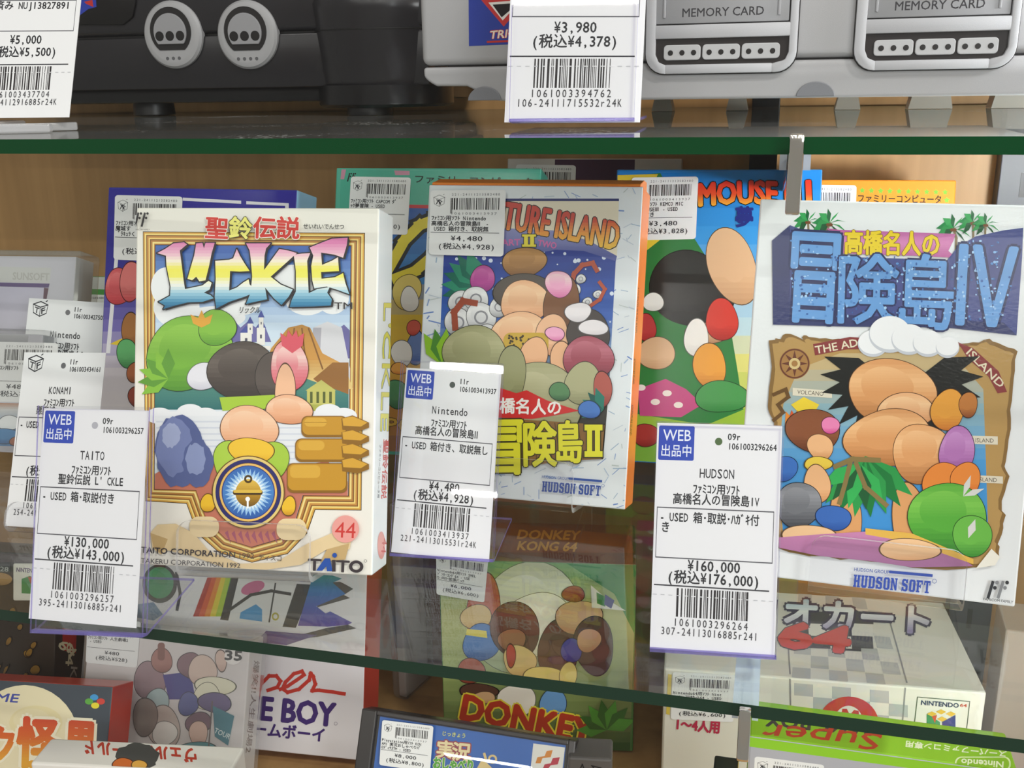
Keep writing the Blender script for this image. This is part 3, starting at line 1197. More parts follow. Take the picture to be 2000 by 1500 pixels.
for q, c in ((46, '9cc6ee'), (36, 'dff0fb'), (30, 'f4fbff')):
    pts = []
    R_ = random.Random(4)
    for j in range(64):
        a = 2 * math.pi * j / 64
        r = q * (1.0 if j % 2 else .70 + .1 * R_.random())
        pts.append((487 + r * math.cos(a), 961 + r * math.sin(a)))
    k.p(c, pts)
k.p([(935, 'e6c050'), (965, 'b98a20'), (990, '6a4c18')], [(487 + 25 * math.cos(t), 962 + 27 * math.sin(t)) for t in [2 * math.pi * j / 30 for j in range(30)]])
k.rr('4d3812', 457, 956, 515, 966, 4)
k.rr('e2bd4c', 458, 956, 514, 962, 3)
k.ring('4d3812', 487, 935, 8, 4)
k.e('fdfdfd', 486, 974, 4.5)
k.r('fdfdfd', 484.2, 976, 487.8, 992)
# big torn lettering
LET = [
    [(310, 495), (325, 487), (342, 476), (362, 474), (368, 478), (354, 490), (358, 520), (361, 545), (364, 565), (398, 558), (410, 549), (416, 553), (412, 566), (401, 572), (414, 577), (420, 583), (398, 590), (370, 591), (345, 597), (322, 604), (325, 597), (313, 590), (335, 578), (336, 560), (328, 520), (327, 500)],
    [(386, 476), (398, 475), (401, 486), (404, 475), (422, 475), (416, 495), (411, 520), (404, 548), (392, 550), (386, 541), (378, 548), (369, 545), (376, 520), (382, 500)],
    [(423, 510), (450, 508), (458, 505), (465, 487), (471, 500), (480, 515), (490, 530), (470, 531), (452, 530), (450, 568), (465, 562), (478, 552), (488, 546), (490, 556), (504, 570), (480, 580), (450, 590), (425, 603), (422, 580), (424, 545)],
    [(483, 476), (531, 476), (522, 486), (519, 500), (518, 528), (548, 487), (565, 490), (582, 495), (560, 515), (531, 541), (550, 556), (574, 566), (566, 580), (552, 596), (538, 584), (520, 562), (524, 585), (500, 590), (483, 594), (492, 572), (495, 540), (492, 505), (490, 490)],
    [(576, 498), (592, 496), (608, 495), (602, 510), (603, 530), (605, 573), (622, 565), (646, 561), (641, 572), (650, 585), (648, 597), (615, 599), (568, 600), (572, 586), (580, 570), (580, 530)],
    [(607, 484), (632, 474), (650, 467), (681, 465), (679, 480), (672, 504), (655, 498), (629, 494), (631, 518), (650, 510), (662, 503), (664, 530), (629, 532), (630, 545), (656, 542), (672, 534), (676, 552), (684, 575), (662, 567), (640, 560), (616, 564), (612, 548), (610, 520), (614, 500)],
]
for L in LET:
    k.p('1c1a20', [(x + 4, y + 3) for x, y in L])
    k.line('1c1a20', L, 4.5, True)
for L in LET:
    k.p([(472, 'd873ac'), (496, 'f0b9cf'), (510, 'fbf0dc'), (524, 'f6ee5a'), (540, 'f6f06a'), (556, 'fbfbf0'), (572, '9fd0e6'), (590, '3d8fb8'), (602, '256c9a')], L, 22)
k.t('TM', 655, 604, 690, 604, 13, '2a2428', .01)
k.t('リックル', 470, 611, 510, 611, 10, '2a2a30', .02, .2)
for ch, x, c, e in (('聖', 404, 'd43c34', 'f6efe6'), ('鈴', 450, 'f0ea7c', '4a4424'), ('伝', 497, 'd43c34', 'f6efe6'), ('説', 543, 'd43c34', 'f6efe6')):
    k.t(ch, x, 462, x + 43, 464, 36, c, .035, 0, e, .03, 0, .80)
k.t('せいれいでんせつ', 595, 447, 674, 448, 9, '2a2626', .02, 0, None, 0, 0, .80)
ff_mark(k, 266, 416, 32, 27)
k.t('FAMICOM FAMILY', 266, 451, 296, 451, 3, '4a4648')
k.e('eca29a', 677, 1032, 26.5)
k.t('44', 656, 1048, 696, 1050, 30, 'cf3c38', 0.0)
k.t('TAITO CORPORATION', 279, 1078, 462, 1088, 11.5, '33303a', .02)
k.t('. 1992', 460, 1088, 499, 1090, 10, '5a4a3a', .01)
k.t('ディスコ', 508, 1091, 552, 1094, 10, '6a5a48', .02, 0, None, 0, 0, .80)
k.t('TAKERU CORPORATION 1992', 279, 1098, 472, 1108, 9.5, '3a3840')
k.t('T', 604, 1112, 629, 1113, 22, '3c3438', .035)
k.p('2450a4', [(620, 1113), (637, 1089), (647, 1089), (652, 1114), (641, 1114), (640, 1104), (632, 1113)])
k.r('3c3438', 651, 1092, 658, 1115)
k.e('2450a4', 656, 1083, 4.6)
k.t('T', 659, 1115, 684, 1116, 22, '3c3438', .035)
k.ring('3c3438', 698, 1105, 14, 6.5, 12)
k.ring('5a5458', 716, 1094, 3, .8)
k.build('cover_print', CARD, gold)
sf = side_face(f, f.depth)
k = Ink(sf, True)
k.t("L'CKLE", 751, 592, 744, 842, 15, '3c78b8', .05)
k.t("L'CKLE", 750, 592, 743, 842, 15, 'e8e24c', .03, 0, '24222a', .02)
k.t('聖鈴伝説', 750, 858, 745, 974, 9, 'd43c34', .03, 0, None, 0, 0, .80)
k.t('ファミリーコンピュータ用', 741, 868, 737, 972, 3.2, '55555c')
k.e('eca29a', 744.5, 1065, 7.5, 27)
k.t('44', 747, 1050, 744, 1080, 9, 'cf3c38')
k.build('spine_print', CARD, gold, rel(sf, f))
easel(f, .058, 'clear acrylic stand with rounded lip holding the gold-framed box')

# ------------------------------------------------------------------ front row: pale blue box with orange sides
f = FC['ai2']
f.depth, f.floor, f.stand_x = .024, S2, .0
pale2 = game_box(f, f.depth, 'e3e8ec', 'e8843a', 'f08a32', 'pale blue-white game box with orange top and sides, in the middle of the front boxes')
k = Ink(f, True)
R_ = random.Random(11)
k.flat = True
for j in range(330):
    x, y = R_.uniform(815, 1255), R_.uniform(366, 990)
    a, l = R_.uniform(0, 3.14), R_.uniform(8, 34)
    x = min(max(x, 822 + 16), 1236 - (y - 366) * .03)
    k.line(R_.choice(('a9bcd8', '8fa6d0', '6f8cc8', 'c2ccd8', 'bfc8c6', '9db4cc')), [(x, y), (x + l * math.cos(a) * .8, y + l * math.sin(a) * .5)], R_.choice((1.3, 1.6, 2.4)))
k.flat = False
k.z += 1
PIC = [(872, 392), (1209, 392), (1200, 560), (1190, 750), (1178, 897), (846, 880), (858, 690)]
k.p([(480, '22348e'), (620, '3a62b4'), (680, '8aa6cc'), (760, '3c3a34'), (900, '2c2a26')], PIC, 26)
k.flat = True
for j in range(90):
    x, y = R_.uniform(875, 1195), R_.uniform(490, 660)
    k.e('d9e3f2', x, y, R_.choice((1.5, 2, 3, 4)))
k.flat = False
k.z += 1
k.p('e6dcc4', [(872, 392), (1209, 392), (1205, 500), (1150, 470), (1080, 450), (990, 446), (872, 452)])
k.p('28306c', [(872, 388), (1209, 388), (1209, 393), (872, 393)])
k.p([(446, '8d8fc0'), (500, '555e9e')], [(872, 452), (990, 446), (1080, 450), (1150, 470), (1205, 500), (1203, 510), (1140, 490), (1085, 488), (1040, 496), (985, 500), (872, 500)])
k.t('ADVENTURE ISLAND', 858, 432, 1204, 488, 52, [(392, 'c8443c'), (430, 'cf4a38'), (455, 'e6963a'), (490, 'f0c848')], .035, 0, '2a2020', .025, 6)
k.t('PART', 972, 480, 1016, 479, 12, 'cf6aa6', .04)
slab_two(k, 1020, 458, 1047, 482, 'e8d840', '3a3420', 1.5)
k.t('TWO', 1050, 480, 1086, 486, 12, 'cf6aa6', .04)
# plain shapes in the picture's colours
k.fan('2f8a6c', 940, 560, 78, 150, 250, 7, dark='1f6a58')
k.ball(['8a2f78', 'b24a94', 'c866a8'], 943, 545, 26, 26)
k.ball(['7a5230', 'a87a46', 'c39258'], 1024, 512, 44, 30)
for cx, cy, r in ((900, 590, 24), (930, 585, 26), (895, 630, 28), (940, 620, 30), (975, 600, 20), (905, 665, 24), (950, 655, 22), (1120, 590, 12), (1125, 565, 11), (1135, 545, 10), (1148, 590, 10), (1168, 575, 9)):
    k.ball(['9a9a9e', 'd2d2d4', 'eaeaea'], cx, cy, r)
    k.ring('8a8a90', cx, cy, r * .45, r * .12)
k.line('b4533a', [(1115, 560), (1122, 535), (1138, 518), (1158, 514), (1166, 528)], 9)
k.line('b4533a', [(1150, 600), (1172, 585), (1182, 565), (1172, 552)], 7)
k.line('9c4a34', [(890, 640), (888, 610), (905, 588), (928, 592)], 12)
k.ball(['3c3430', '58504a'], 1028, 575, 62, 42)
k.ball(['d08c62', 'eab48a', 'f4cca4'], 1026, 590, 50, 42)
k.ball(['5c3a26', '80563a'], 1098, 600, 38, 60)
k.ball(['d972a8', 'f0aacb', 'f6d4d8'], 1092, 555, 26, 28)
k.ball(['d08c62', 'eab48a', 'f4cca4'], 1015, 650, 56, 42)
k.ball(['d99a70', 'f0bd96'], 1080, 655, 34, 40)
k.rr('c9a53c', 984, 650, 1072, 690, 14)
for j in range(36):
    k.e('3c3018', R_.uniform(990, 1068), R_.uniform(655, 686), 2.2)
k.ball(['d08c62', 'eab48a'], 1045, 690, 26, 34)
k.ball(['d08c62', 'eab48a'], 1098, 705, 22, 40)
k.ball(['d972a8', 'f0aacb'], 1085, 652, 20, 14)
k.fan('8ec02c', 866, 715, 74, 240, 330, 6, dark='4d8a30')
k.ball(['6b6e48', '9a9a70', 'b4b288'], 930, 690, 62, 56)
k.ball(['7a7a56', 'a8a67e', 'c0bc96'], 1045, 790, 92, 84)
k.ball(['6b6e48', '9a9a70'], 1000, 735, 30, 60)
k.ball(['2c2a2a', '48403e'], 1150, 650, 44, 44)
k.ball(['d6d0d4', 'efe9ec'], 1130, 610, 26, 20)
k.ball(['d6d0d4', 'efe9ec'], 1160, 640, 30, 16)
k.ball(['6e2c3c', 'a04a5a', 'c07080'], 1150, 700, 48, 46)
k.ball(['8a8a66', 'b2b088'], 1140, 750, 36, 44)
k.ball(['8a3c38', 'b45a50'], 1178, 760, 20, 34)
k.fan('1f7a6a', 1180, 800, 46, 160, 250, 5, dark='155a50')
k.ball(['2f5a3c', '5a8a5c'], 1094, 765, 22, 18)
k.ball(['2a58a8', '4a7cc8'], 1152, 800, 22, 18)
k.p('d22c2c', [(940, 755), (980, 758), (1010, 768), (1030, 762), (1070, 782), (1132, 802), (1080, 812), (1040, 818), (940, 814)])
k.t('高橋名人の', 948, 803, 1096, 808, 26, 'f6f2ee', .03, 0, None, 0, 0, .80)
k.p('8a6230', [(930, 816), (1000, 818), (1100, 824), (1182, 830), (1176, 896), (1090, 900), (1050, 908), (990, 912), (930, 920)])
for j in range(16):
    k.line('5a3e1e', [(935 + j * 15, 820 + j * .6), (945 + j * 15, 905 - j * .8)], 1.5)
for ch, x0, x1, y, h in (('冒', 946, 1022, 916, 92), ('険', 1026, 1088, 902, 72), ('島', 1090, 1138, 896, 68)):
    k.t(ch, x0, y, x1, y - 1, h, 'e6e032', .03, 0, '3a3410', .022, 0, .78)
slab_two(k, 1143, 829, 1178, 892, 'e6e032', '3a3410')
k.t('HUDSON GROUP', 1060, 933, 1112, 937, 5.5, '3a5aa8', .01)
k.line('2c4f9e', [(1114, 934), (1175, 939)], 4.5)
k.slab('HUDSON SOFT', 1059, 959, 1174, 968, 20, '2c4a9a')
k.ring('6a7ab0', 1179, 948, 3, .8)
k.build('cover_print', CARD, pale2)
sticker(f, ((843, 373), (990, 372), (985, 502), (840, 498)), ['ﾌｧﾐｺﾝ用ｿﾌﾄ Nintendo', '高橋名人の冒険島Ⅱ -', ' USED 箱付き、取説無'], '¥4,480', '(税込¥4,928)', 5, pale2)
sf = side_face(f, f.depth)
k = Ink(sf, True)
for y0, y1 in ((560, 650), (700, 750), (790, 850)):
    k.t('ADVENTURE ISLAND', 1254 - (y0 - 365) * .05, y0, 1254 - (y1 - 365) * .05, y1, 4, '5a2c10', .03)
k.build('spine_print', CARD, pale2, rel(sf, f))
easel(f, .058, 'clear acrylic stand holding the pale box with orange sides', back=.055)
s = Solid()
s.prism([(0, 0), (0, -.0215), (.0055, -.0205), (.0050, -.012), (.0012, -.0006)], -f.w / 2 + .0015, f.w / 2 - .0015, 'f08a32', axis=0, bevel=.0003)
s.build('top_flap', CARD, pale2, Matrix.Translation((0, f.h, 0)))

# ------------------------------------------------------------------ front row: white box with blue stone lettering
f = FC['ai4']
f.depth, f.floor, f.stand_x = .024, S2, .0055
stone = game_box(f, f.depth, 'eceff1', 'e8ecee', 'eef0f2', 'glossy white game box with blue stone lettering, rightmost of the three front boxes', mat=FOIL)
k = Ink(f, True)


def palm(x, y, s, lean):
    k.line('8a7a5c', [(x, y), (x + lean * s * .3, y + s * .5), (x + lean * s * .25, y + s * 1.15)], s * .13)
    for a, c in ((200, '1f8a4a'), (235, '35a85a'), (265, '1a6a3c'), (300, '35a85a'), (335, '1f8a4a'), (15, '2c9a50'), (165, '2c9a50'), (130, '145a32'), (50, '145a32')):
        t = math.radians(a)
        dx, dy = math.cos(t), math.sin(t) * .8
        k.p(c, [(x, y), (x + s * .45 * dx - s * .16 * dy, y + s * .45 * dy + s * .16 * dx - s * .12), (x + s * .95 * dx, y + s * .95 * dy + s * .30 * dx * dx), (x + s * .5 * dx + s * .12 * dy, y + s * .5 * dy - s * .12 * dx + s * .1)])
    for q in (-.08, .08):
        k.e('7a4a2a', x + q * s, y + s * .08, s * .09)


palm(1578, 432, 32, .1)
palm(1620, 436, 38, -.5)
palm(1862, 446, 38, .5)
palm(1900, 434, 32, .1)
palm(1925, 438, 30, -.1)
k.p([(445, 'b65a9c'), (475, 'd888bc'), (505, 'b85a98')], [(1614, 446), (1640, 449), (1866, 457), (1862, 470), (1852, 490), (1868, 504), (1800, 500), (1640, 495), (1616, 478), (1632, 462)])
k.t('高橋名人の', 1650, 492, 1833, 496, 40, 'ecd02c', .035, 0, '7a5a10', .02, 0, .80)
STONE = [(1508, 470), (1543, 440), (1575, 452), (1635, 500), (1680, 503), (1760, 505), (1850, 508), (1870, 482), (1905, 462), (1960, 450), (1998, 445), (1996, 500), (1985, 655), (1930, 648), (1850, 640), (1760, 634), (1660, 638), (1510, 634), (1513, 560)]
k.p('46508c', STONE)
k.p('343c6c', [(1510, 634), (1545, 610), (1680, 616), (1850, 625), (1960, 630), (1985, 655), (1850, 640), (1660, 638)])
k.p('343c6c', [(1508, 470), (1543, 440), (1543, 612), (1510, 634)])
for ch, x0, y0, x1, y1, h in (('冒', 1542, 611, 1632, 616, 158), ('険', 1638, 618, 1752, 621, 116), ('島', 1757, 627, 1860, 631, 124), ('Ⅳ', 1868, 632, 1978, 638, 168)):
    k.t(ch, x0, y0, x1, y1, h, '6aa0dc', .020, 0, '28305c', .022, 0, .80)
k.flat = True
for j in range(420):
    x, y = R_.uniform(1545, 1975), R_.uniform(470, 625)
    if y > 500 or x < 1600 or x > 1880:
        k.e(R_.choice(('8fbcec', 'a9d0f4', '5a90d0', '3c64a8')), x, y, R_.uniform(1, 3), R_.uniform(1, 3))
k.flat = False
k.z += 1
PAR = [(1505, 668), (1525, 660), (1545, 652), (1566, 662), (1572, 655), (1600, 664), (1640, 660), (1700, 668), (1760, 664), (1860, 672), (1900, 668), (1930, 664), (1962, 672), (1985, 686), (1978, 740), (1976, 800), (1970, 860), (1962, 900), (1968, 930), (1958, 980), (1962, 1020), (1950, 1060), (1950, 1085), (1935, 1105), (1880, 1110), (1780, 1108), (1700, 1096), (1640, 1090), (1580, 1084), (1520, 1070), (1500, 1060), (1512, 980), (1505, 900), (1510, 820), (1500, 790), (1508, 740)]
jag = []
for i, p in enumerate(PAR):
    q = PAR[(i + 1) % len(PAR)]
    for t in (0, .35, .65):
        jag.append((p[0] + (q[0] - p[0]) * t + R_.uniform(-3.5, 3.5), p[1] + (q[1] - p[1]) * t + R_.uniform(-3.5, 3.5)))
k.p('8a6a3c', jag)
k.p('b8945a', [(x + (1735 - x) * .03, y + (880 - y) * .03) for x, y in jag])
k.p([(700, 'cdb078'), (800, '8fb4c0'), (900, '4f9bd4'), (1050, '3c8fd4')], [(1560, 720), (1640, 690), (1860, 690), (1920, 760), (1925, 900), (1930, 1060), (1880, 1090), (1530, 1050), (1520, 900), (1530, 790)])
k.e('a87c48', 1552, 710, 30)
k.ring('6a3c2c', 1552, 710, 29, 3)
for j in range(8):
    a = j * math.pi / 4
    k.p('6a3c2c', [(1552 + 26 * math.cos(a), 710 + 26 * math.sin(a)), (1552 + 9 * math.cos(a + .5), 710 + 9 * math.sin(a + .5)), (1552 + 9 * math.cos(a - .5), 710 + 9 * math.sin(a - .5))])
k.ring('d8c088', 1552, 710, 11, 5)
k.p('8a3c3c', [(1588, 672), (1660, 658), (1690, 660), (1690, 682), (1655, 682), (1592, 694)])
k.t('THE AD', 1594, 691, 1676, 676, 15, 'e6dcc0', .02)
k.p('8a3c3c', [(1870, 668), (1900, 680), (1950, 725), (1966, 765), (1948, 768), (1930, 735), (1890, 700)])
k.t('ISLAND', 1886, 690, 1952, 758, 15, 'e6dcc0', .02)
k.p('e0d8c4', [(1548, 757), (1625, 763), (1625, 777), (1548, 772)])
k.t('VOLCANO', 1557, 769, 1608, 773, 8, '5a5048')
k.p('e0d8c4', [(1884, 850), (1948, 852), (1948, 868), (1884, 866)])
k.t('ICE ISLAND', 1886, 863, 1940, 864, 8, '5a5048')
k.p('e0d8c4', [(1874, 926), (1958, 930), (1958, 944), (1874, 940)])
k.t('ROCK ISLAND', 1877, 938, 1946, 941, 8, '5a5048')
k.line('6a4c28', [(1512, 770), (1535, 760), (1540, 775), (1520, 790), (1530, 805), (1512, 820)], 7)
k.p('f0d23c', [(1545, 790), (1570, 775), (1600, 790), (1590, 806), (1560, 806)])
k.fan('e68a2c', 1552, 850, 50, 250, 290, 4, dark='d85a24')
# plain rounded shapes in the picture's colours
k.fan('1c1e1c', 1730, 740, 128, 120, 200, 6, .16)
k.fan('1c1e1c', 1790, 740, 130, -20, 70, 6, .16)
for cx, cy, r in ((1705, 668, 26), (1738, 650, 36), (1775, 660, 30), (1812, 668, 26), (1850, 676, 20)):
    k.e('c9cdd6', cx, cy + 3, r * 1.15, r)
    k.e('f2f3f6', cx, cy, r * 1.1, r * .9)
k.ball(['b0703c', 'dc9c64', 'f0bc86'], 1742, 765, 92, 62)
k.ball(['c88450', 'eab080', 'f4c898'], 1770, 800, 60, 32)
k.ball(['b0703c', 'dc9c64', 'f0bc86'], 1735, 855, 88, 56)
k.ball(['b0703c', 'e0a068', 'f2c08c'], 1800, 885, 56, 62)
k.ball(['b0703c', 'dca068'], 1652, 1015, 32, 70)
k.ball(['b0703c', 'dca068'], 1775, 1015, 34, 76)
k.fan('2e9a4c', 1690, 890, 120, 40, 130, 7, .17, dark='1d7a3c')
k.fan('37b058', 1680, 905, 90, 60, 150, 5, .18, dark='1f5c34')
k.line('8a7648', [(1632, 910), (1665, 896), (1715, 898)], 10)
k.line('8a7648', [(1660, 905), (1650, 945), (1640, 980)], 9)
k.line('8a7648', [(1672, 905), (1690, 950), (1730, 985)], 9)
k.ball(['5c2f1c', '8a5234'], 1588, 840, 52, 44)
k.ball(['d0468c', 'e884b4'], 1622, 830, 20, 16)
k.ball(['c98a54', 'ecb684'], 1602, 872, 26, 26)
k.ball(['d0a42c', 'eaca4c'], 1598, 905, 30, 14)
k.ball(['c98a54', 'ecb684'], 1596, 945, 26, 40)
k.ball(['3a3c44', '74767c', '92949a'], 1560, 985, 42, 48)
k.ball(['27509c', '3f74c4'], 1530, 915, 28, 26)
k.ball(['27509c', '3c6ab8'], 1628, 1010, 34, 26)
k.ball(['c2702c', 'e6a040'], 1850, 800, 34, 40)
k.ball(['8a4a28', 'c07a3c'], 1890, 790, 20, 24)
k.ball(['8a4a8c', 'b274b4', 'c68ec8'], 1868, 880, 36, 48)
k.ball(['cf5a24', 'e88a3c'], 1842, 940, 40, 40)
k.ball(['cf5a24', 'e88a3c'], 1885, 935, 30, 34)
k.ball(['2f7a2c', '58aa3c', '7cc450'], 1850, 1010, 74, 72)
k.ball(['3c8a34', '6cb84a'], 1898, 1045, 40, 40)
k.fan('d8d8d4', 1880, 968, 44, 290, 340, 2, .14)
k.fan('d8d8d4', 1890, 1050, 40, 290, 330, 1, .2)
k.ball(['d8a070', 'f0c496'], 1580, 1045, 54, 22)
k.p([(1035, 'c884b0'), (1100, 'a8709c')], [(1520, 1048), (1600, 1042), (1700, 1036), (1780, 1052), (1880, 1090), (1900, 1104), (1780, 1106), (1700, 1094), (1600, 1084), (1522, 1068)])
k.p('e2b452', [(1690, 1030), (1780, 1040), (1900, 1090), (1900, 1100), (1780, 1058), (1690, 1042)])
k.ball(['d8a070', 'f0c496'], 1775, 1072, 62, 22)
k.p('f0ece0', [(1905, 1108), (1935, 1070), (1952, 1086), (1942, 1102)])
k.t('HUDSON GROUP', 1668, 1113, 1736, 1119, 6.5, '3a5ab0', .012)
k.line('3452b0', [(1739, 1115), (1818, 1122)], 5.5)
k.slab('HUDSON SOFT', 1665, 1144, 1816, 1157, 24, '2f50b4')
k.ring('6a7ab8', 1824, 1133, 4.5, 1)
ff_mark(k, 1926, 1133, 49, 32, '3c3e42', '8a8c90')
k.t('FAMICOM FAMILY', 1919, 1170, 1977, 1176, 5, '3a3a40', .01)
k.build('cover_print', FOIL, stone)
easel(f, .058, 'clear acrylic stand under the white box with blue stone lettering', back=.05)

# ------------------------------------------------------------------ rear row on the lower shelf
f = FC['kid']
f.depth = .024
kid = game_box(f, f.depth, '3a3a9a', '8cc0e4', '3c3c90', 'navy game box with light blue side, partly hidden behind the gold-framed box')
k = Ink(f, True)
k.p([(365, '34309a'), (560, '3a3494'), (640, '7a70b8'), (720, 'd8d0d8'), (930, 'e4dcd8')], [(212, 364), (581, 372), (557, 925), (186, 905)], 24)
k.p('e9e8ee', [(357, 386), (471, 392), (471, 398), (357, 392)])
k.p('e9e8ee', [(481, 393), (564, 397), (563, 520), (556, 520), (557, 402), (481, 399)])
k.p('e9e8ee', [(226, 480), (233, 480), (215, 690), (207, 690)])
k.ball(['b4343c', 'd65a60', 'e67a7c'], 232, 560, 28, 36)
k.ball(['b4343c', 'e07a78'], 256, 550, 22, 42)
k.p('e6c838', [(214, 672), (240, 660), (246, 676)])
k.ball(['7a4c28', 'a8703c'], 256, 645, 20, 34)
k.ball(['3c8a4c', '62b06c'], 248, 690, 20, 30)
k.ball(['8a4a20', 'b8683c'], 262, 728, 14, 22)
k.ball(['5a2418', 'a0442c'], 268, 775, 18, 22)
k.build('cover_print', FOIL, kid)
sticker(f, ((225, 381), (357, 384), (352, 512), (222, 507)), ['ﾌｧﾐｺﾝ用ｿﾌﾄ', '魔城す', ' ﾞﾗｷｭﾗく'], '', '(税込      )', 21, kid)

f = FC['duck']
f.depth = .024
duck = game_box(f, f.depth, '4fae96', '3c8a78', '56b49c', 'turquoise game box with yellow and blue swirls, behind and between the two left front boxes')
k = Ink(f, True)
k.p('4fae96', [(667, 331), (1060, 338), (1036, 900), (640, 880)])
k.p('c890a4', [(667, 331), (676, 331), (672, 350), (665, 350)])
k.p('c890a4', [(770, 333), (800, 334), (800, 342), (772, 342)])
k.t('ファミリーコンピュータ', 811, 356, 1040, 362, 12, '1c2420', .03)
ff_mark(k, 678, 338, 20, 16)
k.p('c23038', [(690, 398), (1050, 404), (1048, 412), (690, 404)])
k.p([(408, '1f4fa0'), (540, '3c86c8'), (620, 'd8b83c'), (800, 'd89a3c'), (880, '9a6a50')], [(690, 404), (1048, 412), (1034, 890), (650, 878), (668, 640)])
for s, c, w in ((0, '14161c', 34), (2, 'e6d438', 20)):
    k.line(c, [(762, 520), (790, 470), (820, 440), (850, 428), (900, 425)], w)
    k.line(c, [(775, 545 - s), (810, 530), (840, 505), (860, 480)], w)
k.ball(['c9a83c', 'e6d070'], 795, 570, 30, 34)
k.ball(['d8d4cc', 'f0eee8'], 800, 585, 18, 26)
k.ball(['3c5aa4', '6a86c0'], 812, 680, 18, 36)
k.ball(['b8382c', 'd8604c'], 808, 640, 14, 16)
k.ball(['d8d4cc', 'f0eee8'], 785, 690, 22, 26)
k.ball(['d87c2c', 'eeaa4c'], 780, 720, 18, 12)
k.ball(['3c7a4c', '5ca46c'], 775, 770, 24, 30)
k.t('CAPCOM', 690, 838, 880, 846, 24, 'e6b83c', .04, 0, '3a2a10', .03)
k.build('cover_print', FOIL, duck)
sticker(f, ((686, 345), (803, 347), (796, 459), (679, 455)), ['ﾌｧﾐｺﾝ用ｿﾌﾄ CAPCOM ﾀﾞ', 'ｯｸ夢冒険 - USED', ''], '', '(税込     0)', 33, duck)

f = FC['mick']
f.depth = .024
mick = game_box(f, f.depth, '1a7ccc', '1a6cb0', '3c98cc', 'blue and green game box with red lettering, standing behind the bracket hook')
k = Ink(f, True)
k.p([(335, '1276cc'), (480, '3c9ce2'), (640, 'b8d4dc'), (700, 'd8d27c'), (800, '9abc3c'), (905, '6aa03a')], [(1205, 340), (1607, 330), (1577, 925), (1182, 896)])
k.p('2f7a3c', [(1206, 345), (1290, 338), (1340, 440), (1378, 500), (1420, 600), (1440, 720), (1452, 800), (1380, 830), (1190, 800)])
k.p('e6c83c', [(1206, 342), (1285, 340), (1280, 352), (1206, 356)])
k.p('e6c83c', [(1232, 466), (1290, 468), (1262, 490), (1232, 500)])
k.ball(['141412', '2a2826'], 1350, 565, 84, 74)
k.ball(['c49870', 'dcb48c'], 1430, 520, 50, 74, -20)
k.ball(['aa7c58', 'cea27a'], 1382, 650, 42, 22)
k.ball(['a42420', 'cf3c30'], 1410, 625, 34, 40)
k.ball(['d8d6d0', 'efeee8'], 1360, 660, 26, 36)
k.ball(['d8d6d0', 'efeee8'], 1276, 590, 20, 20)
k.ball(['c0782c', 'e09c3c'], 1386, 715, 34, 44)
k.ball(['a42a2c', 'c04040'], 1262, 640, 22, 26)
k.ball(['c49870', 'dcb48c'], 1282, 690, 36, 34)
k.p('c04a80', [(1246, 760), (1300, 740), (1340, 760), (1372, 790), (1330, 815), (1250, 812)])
for x, y in ((1252, 757), (1303, 768), (1280, 785), (1325, 791)):
    k.e('ece0d8', x, y, 9, 6)
k.ball(['2f7a3c', '45924c'], 1410, 775, 50, 34)
k.ball(['7a1c1c', 'a43430'], 1262, 850, 26, 24)
k.t('MOUSE', 1366, 402, 1518, 398, 42, [(355, 'cf2c20'), (380, 'd84a24'), (402, 'ecaa34')], .06, 0, '141010', .03, 3)
k.t('Ⅲ', 1535, 398, 1584, 396, 42, [(355, 'cf2c20'), (380, 'd84a24'), (402, 'ecaa34')], .05, 0, '141010', .03, 0, .72)
k.t('夢', 1438, 440, 1470, 440, 34, '1f2a80', .05, 0, None, 0, 0, .80)
k.build('cover_print', FOIL, mick)
sticker(f, ((1234, 347), (1364, 345), (1359, 467), (1229, 470)), ['ﾌｧﾐｺﾝ用ｿﾌﾄ KEMCO MIC', 'KEY MOUSEⅢ - USED', '   箱付き'], '¥3,480', '(税込¥3,828)', 40, mick)

f = FC['orange']
f.depth = .024
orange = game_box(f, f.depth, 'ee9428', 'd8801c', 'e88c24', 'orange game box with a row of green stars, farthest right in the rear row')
k = Ink(f, True)
for j in range(10):
    x, y = 1684 + j * 18, 372 + j * .4
    pts = []
    for a in range(10):
        r = 6.5 if a % 2 == 0 else 3
        pts.append((x + r * math.sin(a * math.pi / 5), y - r * math.cos(a * math.pi / 5)))
    k.p('7ab83a', pts)
k.t('ファミリーコンピュータ', 1676, 394, 1838, 396, 12, '2a2018', .03)
k.p('7ab83a', [(1849 + (7 if a % 2 == 0 else 3.2) * math.sin(a * math.pi / 5), 391 - (7 if a % 2 == 0 else 3.2) * math.cos(a * math.pi / 5)) for a in range(10)])
k.build('cover_print', CARD, orange)
sticker(f, ((1545, 360), (1673, 362), (1669, 485), (1541, 483)), [], '', '', 52, orange)

f = FC['pale']
f.depth = .010
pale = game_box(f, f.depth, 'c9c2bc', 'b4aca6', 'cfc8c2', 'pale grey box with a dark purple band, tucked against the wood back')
k = Ink(f, True)
k.p('4a2a44', [(1084, 310), (1240, 311), (1238, 420), (1080, 420)])
k.build('cover_print', PAPER, pale)
sticker(f, ((1008, 321), (1125, 323), (1121, 436), (1004, 434)), [], '', '', 63, pale)

f = FC['green']
f.depth = .015
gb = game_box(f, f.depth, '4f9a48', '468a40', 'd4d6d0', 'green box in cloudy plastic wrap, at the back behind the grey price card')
k = Ink(f, True)
k.p('d2d4d0', [(-60, 526), (226, 538), (222, 566), (-60, 556)])
k.p('9fb4c4', [(100, 558), (140, 560), (138, 568), (100, 567)])
k.p('e6e6e4', [(112, 572), (225, 577), (222, 640), (108, 640)])
k.mono('341-24111213582480', 130, 205, 584, 4, '77777c')
k.build('cover_print', PAPER, gb)

